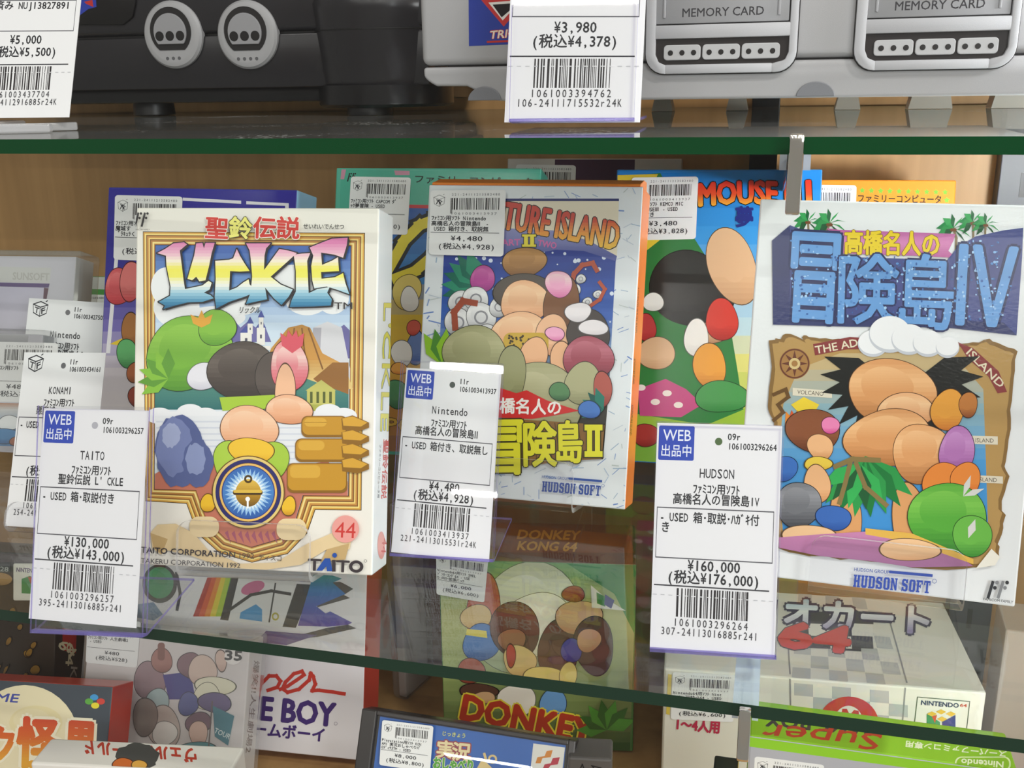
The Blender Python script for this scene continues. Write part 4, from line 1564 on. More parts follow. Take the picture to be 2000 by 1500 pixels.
f = FC['tray']
f.depth = .020
tray = game_box(f, f.depth, 'd4d2dc', 'dcdcdc', 'e2e2e0', 'white cased game with lavender front sealed in a clear bag, at the far left')
k = Ink(f, True)
k.p('d8d8d6', [(-235, 516), (100, 523), (97, 553), (-240, 546)])
k.p('53357a', [(-240, 546), (97, 554), (95, 562), (-240, 553)])
k.t('SUNSOFT', 25, 546, 96, 548, 14, 'c2c0bc', .03)
k.p([(562, 'cfcbe0'), (650, 'dcd8e6')], [(-240, 556), (86, 562), (78, 670), (-245, 660)])
k.p('5a2340', [(86, 562), (95, 563), (90, 590), (84, 590)])
k.build('cover_print', FOIL, tray)
s = Solid().box((-f.w / 2 - .002, 0, -.022), (f.w / 2 + .004, f.h + .004, .0012), 'ffffff', .003, 2)
s.build('plastic_bag', FILM, tray)

f = FC['small']
f.depth = .018
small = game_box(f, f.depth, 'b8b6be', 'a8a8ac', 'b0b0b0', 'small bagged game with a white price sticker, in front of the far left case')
k = Ink(f, True)
k.p([(650, 'b4b4b6'), (675, '8c8c92')], [(-200, 650), (56, 655), (54, 673), (-202, 668)])
k.p([(720, 'a0a0aa'), (790, 'd0cdd8')], [(-205, 690), (110, 690), (104, 790), (-210, 785)])
k.p([(785, 'b8743c'), (800, 'd8d8d8'), (840, '3c78ac')], [(-210, 782), (46, 788), (44, 872), (-212, 866)])
k.ball(['d8e0e6', 'f0f2f4'], 18, 826, 22, 16)
k.ball(['2c5c94', '3f82b8'], 10, 852, 34, 16)
k.ball(['7a3c2c', 'a86040'], 32, 862, 14, 10)
k.build('cover_print', FOIL, small)
sticker(f, ((-28, 667), (114, 670), (108, 788), (-36, 784)), ['  ﾌｧﾐｺﾝ用ｿﾌﾄ', ''], '¥480 ', '(税込¥528)', 71, small)
s = Solid().box((-f.w / 2 - .002, 0, -.019), (f.w / 2 + .002, f.h + .003, .0012), 'ffffff', .003, 2)
s.build('plastic_bag', FILM, small)

# ------------------------------------------------------------------ price cards
UP = ((1284, 826), (1528, 832), (1513, 1284), (1269, 1266))
price_tag(FC['tag1'], ((86, 797), (291, 802), (266, 1227), (56, 1208)), 'price card at ¥130,000 in violet-edged sleeve, overhanging the lower shelf edge',
          maker='TAITO', system='ﾌｧﾐｺﾝ用ｿﾌﾄ', title="聖鈴伝説 L' CKLE", used='- USED 箱･取説付き', price='¥130,000', tax='(税込¥143,000)', number='1061003296257', code='395-24113016885r24I',
          rack='09r', serial='1061003296257', web=True, hole='b4b4bc')
price_tag(FC['tag2'], ((794, 718), (979, 731), (955, 1098), (764, 1078)), 'price card at ¥4,480 with blue badge, in front of the orange-sided box',
          maker='Nintendo', system='ﾌｧﾐｺﾝ用ｿﾌﾄ', title='高橋名人の冒険島Ⅱ', used='- USED 箱付き、取説無し', price='¥4,480', tax='(税込¥4,928)', number='1061003413937', code='221-24113015531r24K',
          rack='11r', serial='1061003413937', web=True)
price_tag(FC['tag3'], UP, 'price card at ¥160,000 with blue badge, beside the box with blue stone lettering',
          maker='HUDSON', system='ﾌｧﾐｺﾝ用ｿﾌﾄ', title='高橋名人の冒険島IV', used='- USED 箱･取説･ﾊｶﾞｷ付', used2='き', price='¥160,000', tax='(税込¥176,000)', number='1061003296264', code='307-24113016885r24I',
          rack='09r', serial='1061003296264', web=True, hole='4f6a3c')
price_tag(FC['tagK'], ((48, 688), (207, 689), (172, 1037), (10, 1027)), 'white price card with dice mark, half hidden behind the ¥130,000 card', sleeve=False,
          maker='KONAMI', system='ﾌｧﾐｺﾝ用ｿﾌﾄ', title='悪魔城        ', used='- USED', price='', tax='(税込¥     )', number='1061003434161', code='254-24113016885r24I',
          rack='11r', serial='1061003434161', web=False, hole='6a6a6e')
price_tag(FC['tagN'], ((57, 582), (214, 592), (186, 905), (25, 892)), 'greyish price card with dice mark, behind the other unsleeved card at the far left', sleeve=False,
          maker='Nintendo', system='ﾌｧﾐｺﾝ用ｿﾌﾄ', title='平家の源さん2', used='', price='', tax='', number='1061003427507', code='254-24113016885r24I',
          rack='11r', serial='1061003427507', web=False, hole='77777a')
f = FC['tagK']
f.depth, f.floor, f.stand_x = .001, S2, .002
easel(f, .040, 'small clear easel holding the half hidden card with dice mark', lip=.011, back=.03, tk=.002)
f = FC['tag39']
price_tag(f, ((1007, -215), (1272, -215), (1250, 239), (985, 239)), 'price card at ¥3,980 standing in a clear sleeve in front of the grey console',
          maker='', system='', title='', used='', price='¥3,980', tax='(税込¥4,378)', number='1061003394762', code='106-24111715532r24K', rack='', serial='', web=None, vs=(.545, .613, .674))
f = FC['tag50']
price_tag(f, ((-28, -136), (172, -136), (135, 229), (-58, 231)), 'price card at ¥5,000 at the upper left in front of the black console', sleeve=False,
          maker='', system='', title='', used='', price='¥5,000', tax='(税込¥5,500)', number='1061003437704', code='106-24112916885r24K', rack='', serial='', web=None, vs=(.537, .605, .671), extra=(('認済み NUJ13827891', .06, .90, .419),))
f.depth, f.floor, f.stand_x = .0012, S1, -.004
f2 = FC['tag50']
t = empty('acrylic_stand', Matrix.Translation(f.B - Vector((0, 0, f.B.z - S1))) @ Matrix.Rotation(math.radians(6), 4, 'Z'), 'thick clear acrylic foot under the ¥5,000 card on the upper shelf', 'display stand')
s = Solid()
s.box((-.034, -.040, 0.0002), (.020, .016, .0042), 'ffffff', .0008)
s.box((-.034, -.0066, .0042), (.014, -.0030, .0150), 'ffffff', .0008)
s.box((-.034, .0030, .0042), (.014, .0060, .0150), 'ffffff', .0008)
s.build('base_block', [ACRYLIC_EDGE], t)
s = Solid()
s.box((.0, -.004, .0002), (.036, .002, .0034), 'ffffff', .0006, 2, 0, Matrix.Translation((.016, -.008, 0)) @ Matrix.Rotation(.5, 4, 'Z'))
s.box((.0, -.004, .0002), (.034, .002, .0034), 'ffffff', .0006, 2, 0, Matrix.Translation((.016, -.022, 0)) @ Matrix.Rotation(.35, 4, 'Z'))
s.build('splayed_foot', [ACRYLIC_EDGE], t)

# ------------------------------------------------------------------ the cabinet floor: boxes seen through and under the lower shelf
f = FC['sgb']
f.depth = .030
sgb = game_box(f, f.depth, 'e2dce0', 'b23a2c', 'd8d2d6', 'large white box with red side and rainbow artwork on the cabinet floor')
k = Ink(f, True)
k.e('3c3a3c', 312, 1140, 34, 38)
k.e('4f9a6c', 312, 1138, 27, 31)
k.p('6a86a4', [(270, 1180), (300, 1176), (318, 1200), (300, 1212), (268, 1206)])
k.line('3c3a40', [(345, 1120), (352, 1160), (346, 1190)], 6)
for j, c in enumerate(('b0382c', 'd2562c', 'e0862c', 'dcc438', 'a9c038', '5a9a48')):
    a = 405 + j * 9
    k.p(c, [(a, 1128), (a + 10, 1128), (a - 16 + j * 2, 1204), (a - 28 + j * 2, 1204)])
k.p('3a3634', [(452, 1128), (466, 1128), (446, 1212), (430, 1210)])
k.p('dcd8d8', [(466, 1128), (580, 1132), (556, 1228), (446, 1214)])
k.e('c86a90', 494, 1148, 24, 12, -20)
k.p('4a94c8', [(470, 1196), (500, 1180), (512, 1190), (512, 1214), (468, 1208)])
k.line('3a3634', [(450, 1190), (490, 1162), (530, 1154), (566, 1160)], 6)
k.line('3a3634', [(538, 1140), (526, 1214)], 3)
k.ring('b4a83c', 538, 1204, 7, 3, 8)
k.p('3a3634', [(580, 1140), (612, 1142), (578, 1226), (552, 1224)])
k.p('56504e', [(620, 1186), (684, 1168), (672, 1162), (690, 1150), (676, 1142), (664, 1136), (612, 1140)])
k.p([(1124, '2f8c88'), (1150, '3478b4'), (1185, '4a5cae'), (1230, '6a4a96')], [(612, 1122), (650, 1124), (668, 1130), (650, 1138), (675, 1160), (618, 1184), (636, 1198), (645, 1194), (688, 1216), (680, 1220), (640, 1224), (582, 1222)])
k.p('56504e', [(640, 1226), (680, 1220), (696, 1227), (620, 1244), (540, 1252)])
k.p('6a5a8a', [(520, 1232), (620, 1240), (560, 1260), (500, 1254)])
for pts in ([(446, 1316), (434, 1309), (420, 1311), (411, 1322), (428, 1334), (438, 1346), (420, 1356), (398, 1350)],
            [(462, 1328), (456, 1344), (466, 1350), (486, 1330), (482, 1346), (498, 1350)],
            [(512, 1322), (504, 1366)], [(498, 1350), (512, 1334), (526, 1320), (540, 1320), (548, 1330), (542, 1342), (524, 1348)],
            [(548, 1346), (562, 1340), (580, 1328), (594, 1318), (590, 1311), (574, 1316), (558, 1332), (552, 1345), (562, 1352), (584, 1346), (604, 1328)],
            [(604, 1328), (607, 1315), (612, 1321), (616, 1336), (610, 1349), (622, 1348), (648, 1351), (672, 1355)]):
    k.line('c8382c', pts, 7)
    k.flat = True
    for q in pts:
        k.e('c8382c', q[0], q[1], 3.5, 3.5, 0, 12)
    k.flat = False
k.t('GAME BOY', 392, 1394, 652, 1418, 44, '42296e', .05)
k.t('スーパーゲームボーイ', 352, 1420, 632, 1447, 24, '42296e', .04, 0, None, 0, 0, .80)
k.ring('a49cac', 656, 1413, 3.5, 1)
k.build('cover_print', CARD, sgb)

f = FC['dk']
f.depth = .060
dk = game_box(f, f.depth, '4c7a3c', '3a5a2c', '7a4a1c', 'tall green game box with yellow-edged red lettering, middle of the cabinet floor', mat=FOIL)
k = Ink(f, True)
k.p([(1090, '6fa860'), (1200, 'b4b478'), (1330, '8a9a5c'), (1460, '3a5a26'), (1530, '3c2c1c')], [(857, 1092), (1243, 1102), (1228, 1540), (843, 1500)], 22)
k.p('3f8a44', [(1100, 1096), (1243, 1102), (1240, 1240), (1200, 1160)])
k.ball(['8a9a6c', 'c8cca8', 'e8ead8'], 1030, 1210, 110, 110)
k.ball(['e0d8b4', 'f2eed8'], 1048, 1220, 70, 66)
k.ball(['8a3a28', 'b85a40'], 945, 1190, 34, 70)
k.ball(['c09860', 'dcbc84'], 930, 1205, 30, 26)
k.ball(['2c5494', '4a78b8'], 940, 1255, 38, 36)
k.p('e0cc58', [(912, 1228), (950, 1232), (952, 1246), (910, 1240)])
k.ball(['3a241a', '5c3a2a', '7a5240'], 1006, 1230, 46, 60)
k.ball(['7a4a30', 'a06a48'], 1000, 1250, 30, 22)
k.ball(['c8a05c', 'e6c684'], 1015, 1290, 34, 30)
k.ball(['a02a24', 'c0403a'], 998, 1280, 10, 24)
k.ball(['3a241a', '5c3a2a'], 1090, 1270, 40, 60)
k.ball(['b48458', 'd6ac80'], 1130, 1205, 46, 34)
k.ball(['7a2c20', 'a04430'], 1120, 1160, 24, 16)
k.ball(['3a241a', '56382a'], 1160, 1260, 40, 58)
k.ball(['2c2c74', '44449c'], 1116, 1270, 20, 26)
k.ball(['b07c54', 'd4a078'], 1150, 1250, 24, 24)
k.ball(['7a3424', 'a45440'], 920, 1310, 30, 24)
k.ball(['d2b04c', 'ecd278'], 1060, 1320, 40, 20)
k.ball(['d2b04c', 'ecd278'], 1110, 1318, 18, 26)
k.ball(['e0d8c8', 'f2ece0'], 1010, 1366, 40, 30)
k.ball(['3a241a', '5a382a'], 935, 1350, 40, 16)
k.ball(['b48458', 'd6ac80'], 945, 1362, 26, 12)
k.ball(['2f5a9c', '6a9cd0'], 1080, 1374, 26, 32)
k.p('e8e6dc', [(1154, 1142), (1186, 1170), (1222, 1192), (1156, 1186)])
k.p('3c8a4c', [(1165, 1156), (1185, 1166), (1182, 1184), (1166, 1178)])
k.p('4a4a8c', [(1182, 1160), (1200, 1172), (1194, 1188), (1180, 1180)])
k.t('DONKEY', 900, 1402, 1152, 1452, 46, 'b4341c', .07, 0, 'e6d23c', .05)
k.fan('4f9a34', 1185, 1425, 60, 180, 340, 7, dark='2f6a24')
k.build('cover_print', FOIL, dk)
sticker(f, ((852, 1075), (954, 1092), (946, 1176), (853, 1160)), ['Nintendo64用ｿﾌﾄ SMEL', 'ﾄﾞﾝｷｰｺﾝｸﾞ64 - USE', 'D ﾒﾓﾘｰ拡張ﾊﾟｯｸ'], '¥6,000', '(税込¥6,600)', 81, dk)
tf = top_face(f, f.depth)
k = Ink(tf, True)
k.p('94521e', [(866, 1020), (1220, 1020), (1240, 1080), (862, 1078)])
k.t('DONKEY', 1010, 1052, 1130, 1054, 17, 'f0a030', .05, .25)
k.t('KONG 64', 1010, 1074, 1124, 1077, 17, 'f4b040', .05, .25)
k.build('top_print', FOIL, dk, rel(tf, f))

f = FC['jinsei']
f.depth = .020
jin = game_box(f, f.depth, 'd9d2d2', 'd8d4d2', 'dcd8d6', 'pale game box in a clear protector, beside the red and navy box')
k = Ink(f, True)
k.ball(['7a5c64', '9c8088'], 292, 1330, 30, 40)
k.ball(['8a5850', 'ac7870'], 316, 1290, 22, 24)
k.rr('8a5850', 308, 1255, 322, 1290, 6)
k.p('3f3c8c', [(318, 1318), (372, 1312), (382, 1366), (330, 1366)])
k.ball(['6a4a54', '8c6a74'], 372, 1300, 24, 28)
k.ball(['c4a498', 'dcc4b8'], 396, 1310, 30, 30)
k.ball(['d8d2b4', 'e8e4cc'], 420, 1340, 44, 18)
k.ball(['d8d2b4', 'e8e4cc'], 404, 1360, 26, 28)
k.ball(['c4a498', 'dcc0b4'], 432, 1290, 12, 22)
k.ball(['3c4488', '5a609c'], 368, 1375, 20, 24)
k.ball(['8ca4a8', 'aac0c2'], 308, 1370, 22, 28)
k.ball(['a8948c', 'c4b4ac'], 320, 1420, 32, 44)
k.ball(['d8d4d0', 'eae6e2'], 322, 1432, 26, 24)
k.ball(['4a3e6c', '6a5c88'], 420, 1372, 34, 20)
k.ball(['5a3c50', '7a5a6c'], 388, 1412, 26, 22)
k.ball(['c8a090', 'e0beb0'], 388, 1432, 20, 24)
k.ball(['6a5a54', '8c7c74'], 284, 1400, 24, 40)
k.ball(['3a7c84', '4f949c'], 386, 1462, 40, 14)
k.line('6a5c5c', [(415, 1370), (408, 1460)], 2.5)
k.p('3a7c8c', [(416, 1378), (458, 1398), (446, 1456), (420, 1438)])
k.t('TOUR', 418, 1430, 448, 1444, 10, 'd8e4e4', .02)
k.e('efeae8', 456, 1282, 17, 16)
k.t('35', 440, 1288, 472, 1290, 18, '3a3638', .06)
k.build('cover_print', PAPER, jin)
sticker(f, ((172, 1205), (276, 1214), (268, 1304), (168, 1294)), ['ﾌｧﾐｺﾝ用ｿﾌﾄ 人生劇場2', ' - USED', ''], '¥480', '(税込¥528)', 91, jin)
s = Solid().box((-f.w / 2 - .002, 0, -.021), (f.w / 2 + .002, f.h + .002, .0014), 'ffffff', .0012, 2)
s.build('clear_protector', FILM, jin)
sf = side_face(f, f.depth)
k = Ink(sf, True)
k.t('爆笑!!人生劇場2', 497, 1290, 480, 1470, 10, '7a6a60', .02, 0, None, 0, 0, .80)
k.build('spine_print', PAPER, jin, rel(sf, f))

f = FC['sfc']
f.depth = .024
sfc = game_box(f, f.depth, '3c444e', 'b83626', 'c24030', 'navy game box with red side, red top and a big cream disc on its cover')
k = Ink(f, True)
k.e('e9ddb8', 48, 1446, 106, 108)
k.e('e6d8a8', 70, 1412, 52, 34)
k.e('e9dcb2', 62, 1406, 36, 22)
k.t('GAME', -62, 1366, 34, 1372, 16, '3f4aa0', .03, .25)
for x, y, c in ((184, 1362, '3c94d0'), (174, 1370, '5aa43c'), (197, 1370, 'cc3c30'), (186, 1378, 'e6d42c')):
    k.e(c, x, y, 8, 6)
for ch, x0, x1, y, h in (('ク', -28, 26, 1486, 66), ('怪', 34, 112, 1490, 84), ('異', 128, 182, 1492, 82)):
    k.t(ch, x0, y, x1, y + 3, h, [(1400, 'd0401c'), (1440, 'd8641c'), (1490, 'e6a82c')], .05, 0, 'f2ead0', .05, 0, .80)
k.build('cover_print', CARD, sfc)

f = FC['n64']
f.depth = .032
n64 = game_box(f, f.depth, '2c2218', '2a2018', '2c2420', 'dark brown game box with white logo label, at the lower left under the shelf edge')
k = Ink(f, True)
R_ = random.Random(5)
for j in range(40):
    k.ball(['4a3418', '7a5a24'], R_.uniform(-220, 70), R_.uniform(1180, 1330), R_.uniform(3, 10), R_.uniform(6, 16), 30)
k.p('4a3a3c', [(-240, 1062), (110, 1086), (110, 1100), (-240, 1090)])
k.ball(['7a5a34', 'a8814c'], 4, 1130, 22, 14)
k.rr('e2ddd2', 28, 1100, 82, 1172, 3)
k.t('NINTENDO', 34, 1116, 78, 1119, 8, '5a3a6a', .03)
k.p('3f8a4c', [(44, 1130), (60, 1124), (76, 1132), (76, 1160), (44, 1158)])
k.p('b4502c', [(56, 1126), (66, 1126), (64, 1146)])
k.p('3c3c84', [(62, 1138), (76, 1134), (76, 1160), (64, 1156)])
k.rr('3a3a3a', -2, 1100, 21, 1118, 2)
k.t('28', 2, 1115, 18, 1116, 9, 'b0b0ac', .02)
k.build('cover_print', FOIL, n64)
sf = side_face(f, f.depth)
k = Ink(sf, True)
k.p('a8241c', [(122, 1170), (152, 1176), (148, 1276), (122, 1270)])
k.t('64', 112, 1262, 140, 1285, 18, 'd6cca8', .04)
k.t('64', 131, 1255, 128, 1300, 14, 'd6cca8', .03, 0, None)
k.t('KI', 139, 1302, 136, 1330, 12, 'b8b4ac', .03)
k.build('spine_print', FOIL, n64, rel(sf, f))


def floor_box(bl, br, depth, zt, front, side, top, label, name='game_box'):
    """Upright box on the cabinet floor given by the two ends of its front top edge."""
    bl, br = Vector(bl), Vector(br)
    d = br - bl
    w = d.length
    yaw = math.degrees(math.atan2(d.y, d.x))
    mid = (bl + br) / 2
    fc = Face(mid.x, mid.y, S3, yaw, 0, 0, w, zt - S3)
    fc.depth = depth
    return fc, game_box(fc, depth, front, side, top, label, mat=PAPER, name=name, bevel=.0012)


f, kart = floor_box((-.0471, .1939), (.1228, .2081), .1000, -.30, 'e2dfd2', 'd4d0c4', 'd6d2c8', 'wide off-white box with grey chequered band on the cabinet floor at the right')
f.B.z = S3
k = Ink(f, True)
for i in range(6):
    for j in range(6):
        if (i + j) % 2 == 0:
            k.p('b4b6b4', [(1551 + i * 37, 1334 + i * 3.2 + j * 24), (1588 + i * 37, 1337 + i * 3.2 + j * 24), (1588 + i * 37, 1361 + i * 3.2 + j * 24), (1551 + i * 37, 1358 + i * 3.2 + j * 24)])
k.line('8a8a8c', [(1543, 1326), (1545, 1420)], 3)
k.line('8a8a8c', [(1768, 1344), (1760, 1440)], 3)
k.e('c4302c', 1657, 1416, 60, 56)
k.e('e6e2d8', 1657, 1416, 30, 38)
k.p('c4302c', [(1640, 1410), (1645, 1384), (1654, 1384), (1660, 1396), (1668, 1386), (1677, 1388), (1680, 1414), (1672, 1412), (1669, 1398), (1660, 1410), (1652, 1398), (1648, 1412)])
k.line('4c5c4c', [(1792, 1361), (1894, 1370), (1886, 1440), (1784, 1430)], 1.6, True)
k.t('NINTENDO', 1799, 1376, 1872, 1382, 8.5, '2a2e5c', .05)
k.t('64', 1875, 1380, 1888, 1381, 6, 'c8402c', .03)
for x, y in ((1820, 1394), (1838, 1390), (1857, 1394), (1840, 1404)):
    k.p('e0b43c', [(x - 10, y), (x, y - 5), (x + 10, y), (x, y + 5)])
k.p('3f8c58', [(1810, 1394), (1820, 1399), (1836, 1410), (1836, 1440), (1810, 1418)])
k.p('cc4a34', [(1820, 1399), (1830, 1396), (1826, 1412)])
k.p('3c3a80', [(1840, 1410), (1866, 1396), (1866, 1420), (1842, 1440)])
k.t('1〜4人用', 1322, 1423, 1404, 1430, 18, 'b82a4a', .06)
k.p('dcc24c', [(1305, 1316), (1312, 1317), (1308, 1396), (1301, 1394)])
k.build('cover_print', PAPER, kart)
sticker(f, ((1314, 1312), (1438, 1318), (1432, 1410), (1310, 1404)), ['Nintendo64用ｿﾌﾄ Nint', 'endo ﾏﾘｵｶｰﾄ64 - USED', ''], '¥6,000', '(税込¥6,600)', 99, kart)
tf = top_face(f, f.depth)
k = Ink(tf, True)
for i in range(6):
    for j in range(8):
        if (i + j) % 2 == 0:
            q = lambda a, b: (1546 + a * 37 + (7 - b) * (-a * 1.6 + 2), 1328 + a * 2.8 - (7 - b) * 25)
            k.p('b2b2b0', [q(i, j), q(i + 1, j), q(i + 1, j + .95), q(i, j + .95)])
k.line('8a8a8c', [(1543, 1316), (1540, 1270)], 3)
k.line('8a8a8c', [(1771, 1333), (1755, 1275), (1738, 1215)], 3)
for a, b, c, d in ((1545, 1590, 1190, 1250), (1620, 1676, 1190, 1270), (1600, 1640, 1205, 1240)):
    k.p('3c3c40', [(a, c), (b, c + 3), (b + 6, d + 3), (a + 6, d)])
for i in range(3):
    for j in range(3):
        if (i + j) % 2 == 0:
            k.p('34343a', [(1578 + i * 42, 1194 + j * 24), (1620 + i * 42, 1196 + j * 24), (1622 + i * 42, 1220 + j * 24), (1580 + i * 42, 1218 + j * 24)])
        else:
            k.p('dcd8d0', [(1578 + i * 42, 1194 + j * 24), (1620 + i * 42, 1196 + j * 24), (1622 + i * 42, 1220 + j * 24), (1580 + i * 42, 1218 + j * 24)])
k.t('マリオカート', 1385, 1212, 1812, 1236, 50, [(1160, '5aa8cc'), (1195, 'f0f2f4'), (1235, '8a7ab0')], .05, 0, '1c1444', .07, 0, .80)
k.t('64', 1520, 1262, 1655, 1274, 46, 'd03a34', .10, .1, '4a4a50', .03)
k.build('top_print', PAPER, kart, rel(tf, f))

t_, gbox = floor_box((.0007, .0763), tuple(on(1990, 1510, 2, -.255))[:2], .028, -.255, 'b4b4bc', '7aaa34', '86b828', 'lime green box with grey front and lettering on its top, at the lower right', name='accessory_box')
f = t_
k = Ink(f, True)
k.p('94d02c', [(1455, 1430), (1998, 1505), (1998, 1530), (1640, 1482), (1455, 1457)])
k.build('cover_print', CARD, gbox)
sticker(f, ((1474, 1477), (1610, 1494), (1602, 1600), (1470, 1586)), ['', ''], '', '', 111, gbox)
tf = top_face(f, f.depth)
k = Ink(tf, True)
k.t('GAME BOY', 1718, 1414, 1498, 1394, 24, '3a3440', .05)
k.t('Super', 1724, 1434, 1496, 1414, 32, 'b4342c', .02, .3)
k.t('スーパーファミコン専用', 1966, 1468, 1770, 1448, 11, 'dfe8c8', .04, 0, None, 0, 0, .80)
k.rr('d4e4b0', 1865, 1478, 1974, 1506, 12)
k.rr('86b828', 1868, 1480, 1971, 1504, 11)
k.t('Nintendo', 1960, 1488, 1878, 1482, 12, 'dfe8c8', .04)
k.build('top_print', CARD, gbox, rel(tf, f))

t_, white = floor_box((-.3400, .0402), (-.2400, .0560), .0200, -.30, 'e6e2dc', 'dedad4', 'e2ded6', 'plain white box with upside-down red lettering on its top, at the lower left')
f = t_
tf = top_face(f, f.depth)
k = Ink(tf, True)
k.t('ヴェルスワールド', 381, 1464, 164, 1448, 24, 'c0402c', .05, -.2, None, 0, 0, .80)
k.blob('4a4a48', 268, 1478, 44, 26, 8, .1)
k.ball(['a84a2c', 'd8702c'], 240, 1492, 22, 12)
k.ball(['c8842c', 'eab04c'], 272, 1494, 16, 10)
k.build('top_print', CARD, white, rel(tf, f))

# disc case
f = FC['psx']
f.depth = .012
case = empty('disc_case', f.M, 'dark framed disc case with blue insert and price sticker, at the bottom in the middle', 'disc case')
w, h = f.w, f.h
s = Solid()
s.box((-w / 2, 0, -.012), (w / 2, h, -.0022), '2e2a2a', .0012)
s.box((-w / 2, 0, -.0024), (-w / 2 + .0085, h, -.0002), '34302f', .0008)
s.box((w / 2 - .0035, 0, -.0024), (w / 2, h, -.0002), '4a4646', .0005)
s.box((-w / 2 + .0085, h - .0024, -.0024), (w / 2 - .0035, h, -.0002), '3a3636', .0005)
s.build('case_body', DARKPLASTIC, case)
k = Ink(f, True)
ins = [f.loc(*q) for q in ((746, 1400), (1110, 1452), (1090, 1700), (716, 1640))]
k.raw()
k.z = -200
k.v, k.f, k.c = [], [], []
k.z = 0
k.p('3f6cbc', [(-w / 2 + .010, .002), (w / 2 - .005, .002), (w / 2 - .005, h - .003), (-w / 2 + .010, h - .003)])
k.px()
k.t('じっきょう', 862, 1437, 906, 1442, 8, 'd8dca0', .03, 0, '3a4a3c', .03, 0, .80)
for s_, x0, x1, y in (('実', 850, 884, 1478), ('況', 880, 915, 1482)):
    k.t(s_, x0, y, x1, y + 3, 30, 'f0dcae', .04, 0, 'a04a54', .06, 0, .80)
k.t('おしゃべり', 844, 1500, 920, 1506, 20, '5aa83c', .05, 0, 'e6e8c0', .04, 0, .80)
k.line('e8cc90', [(944, 1474), (947, 1484)], 5)
k.ring('e8cc90', 960, 1484, 9, 4)
k.p('e8cc90', [(925, 1510), (940, 1482), (968, 1510)])
k.p('ece8e2', [(1040, 1453), (1102, 1461), (1096, 1514), (1034, 1508)])
k.p('dc8a34', [(1066, 1468), (1078, 1466), (1074, 1480), (1058, 1482), (1054, 1492), (1044, 1492), (1048, 1480), (1062, 1478)])
k.p('c03448', [(1078, 1482), (1092, 1480), (1088, 1494), (1074, 1496), (1068, 1504), (1058, 1504), (1062, 1494), (1074, 1492)])
ip = k.build('cover_insert', CARD, case)
ip.location = (0, 0, -.0021)
st = sticker(f, ((747, 1406), (847, 1418), (840, 1508), (741, 1494)), ['Playstation用ｿﾌﾄ KON', 'AMI 実況おしゃべりﾊﾟ', 'ﾛﾃﾞｨｳｽTM - USED'], '¥8,000', '(税込¥8,800)', 121, case)
s = Solid().box((-w / 2 + .0085, .0005, -.0010), (w / 2 - .0035, h - .0024, -.0002), 'ffffff')
s.build('clear_lid', PANE, case)

c1 = on(1115, 1450, 1, .086)
cart = empty('grey_cartridge', Matrix.Translation((-.0735, .108, S3)) @ Matrix.Rotation(math.radians(8), 4, 'Z'), 'small grey cartridge case with handwritten mark, right of the dark framed disc case', 'cartridge')
s = Solid()
s.box((-.011, -.001, 0), (.0105, .016, .0790), '5a5654', .0012)
s.box((-.011, -.0030, 0), (.0105, -.001, .0680), '6a6664', .0008)
s.build('case_shell', PLASTIC, cart)
tfc = Flat((-.0735, .108 - .0011, S3 + .0735), Matrix.Rotation(math.radians(8), 3, 'Z') @ Vector((1, 0, 0)), (0, 0, 1))
k = Ink(None)
k.line('1c1a1a', [(-.005, -.0005), (-.004, .002), (-.003, -.0015)], .0006)
k.line('1c1a1a', [(.0005, .0015), (.005, .0005), (.003, -.002), (.001, .001)], .0006)
k.build('handwritten_mark', PAPER, cart, Matrix.Translation((0, -.0011, .0735)) @ Matrix.Rotation(math.pi / 2, 4, 'X'))

# things at the back of the cabinet floor
bag = empty('bagged_game', Matrix.Translation((-.2230, .262, S3)) @ Matrix.Rotation(math.radians(-14), 4, 'Z'), 'cloudy plastic bag with a pale leaflet, between the white box and the tall green box', 'bagged game')
s = Solid()
s.box((-.003, -.014, 0), (.003, .014, .14), 'c4b8b4', .001)
s.build('leaflet', PAPER, bag)
s = Solid()
s.box((-.006, -.018, 0), (.006, .018, .146), 'ffffff', .003)
s.build('plastic_bag', FILM, bag)
s = Solid().box((-.012, -.022, 0), (.012, .022, .13), lambda fc: 'a4602c' if fc.normal.x < -.6 else '6a3a1c', .0008)
tag(s.build('game_box', PAPER, None, Matrix.Translation((-.2120, .318, S3)) @ Matrix.Rotation(math.radians(-10), 4, 'Z')), 'narrow brown box beside the cloudy plastic bag', 'game box')
s = Solid().box((-.026, -.02, 0), (.024, .02, .15), '3c1c18', .0008)
tag(s.build('game_box', PAPER, None, Matrix.Translation((-.0300, .322, S3))), 'dark maroon box standing at the back right of the tall green box', 'game box')
s = Solid().box((-.018, -.03, 0), (.017, .005, .105), 'a89c94', .0012)
gr = s.build('game_box', PAPER, None, Matrix.Translation((.1535, .262, S3)) @ Matrix.Rotation(math.radians(-3), 4, 'Z'))
tag(gr, 'faded grey box squeezed between the chequered box and the wood side', 'game box')
s = Solid().box((-.0052, -.012, 0), (.0052, .012, .112), lambda fc: 'c8a02c' if fc.normal.x > .6 else '17171a', .0008)
tag(s.build('game_box', CARD, None, Matrix.Translation((-.0080, .066, S3))), 'black box with yellow side left of the lime green box', 'game box')

# ------------------------------------------------------------------ grey console on the upper shelf
PY = .10
W = lambda x, y, Y=PY: WX(x, y, Y)
G1, G2 = 'a5a4a6', '98989b'
ps = empty('game_console', Matrix.Translation((0, PY, 0)), 'light grey game console with two controller ports, on the right of the upper shelf', 'game console')
xl = W(822, 100)[0]
xr = xl + .283
zs = W(1553, 115)[1]
zb = W(1593, 191)[1]
s = Solid()


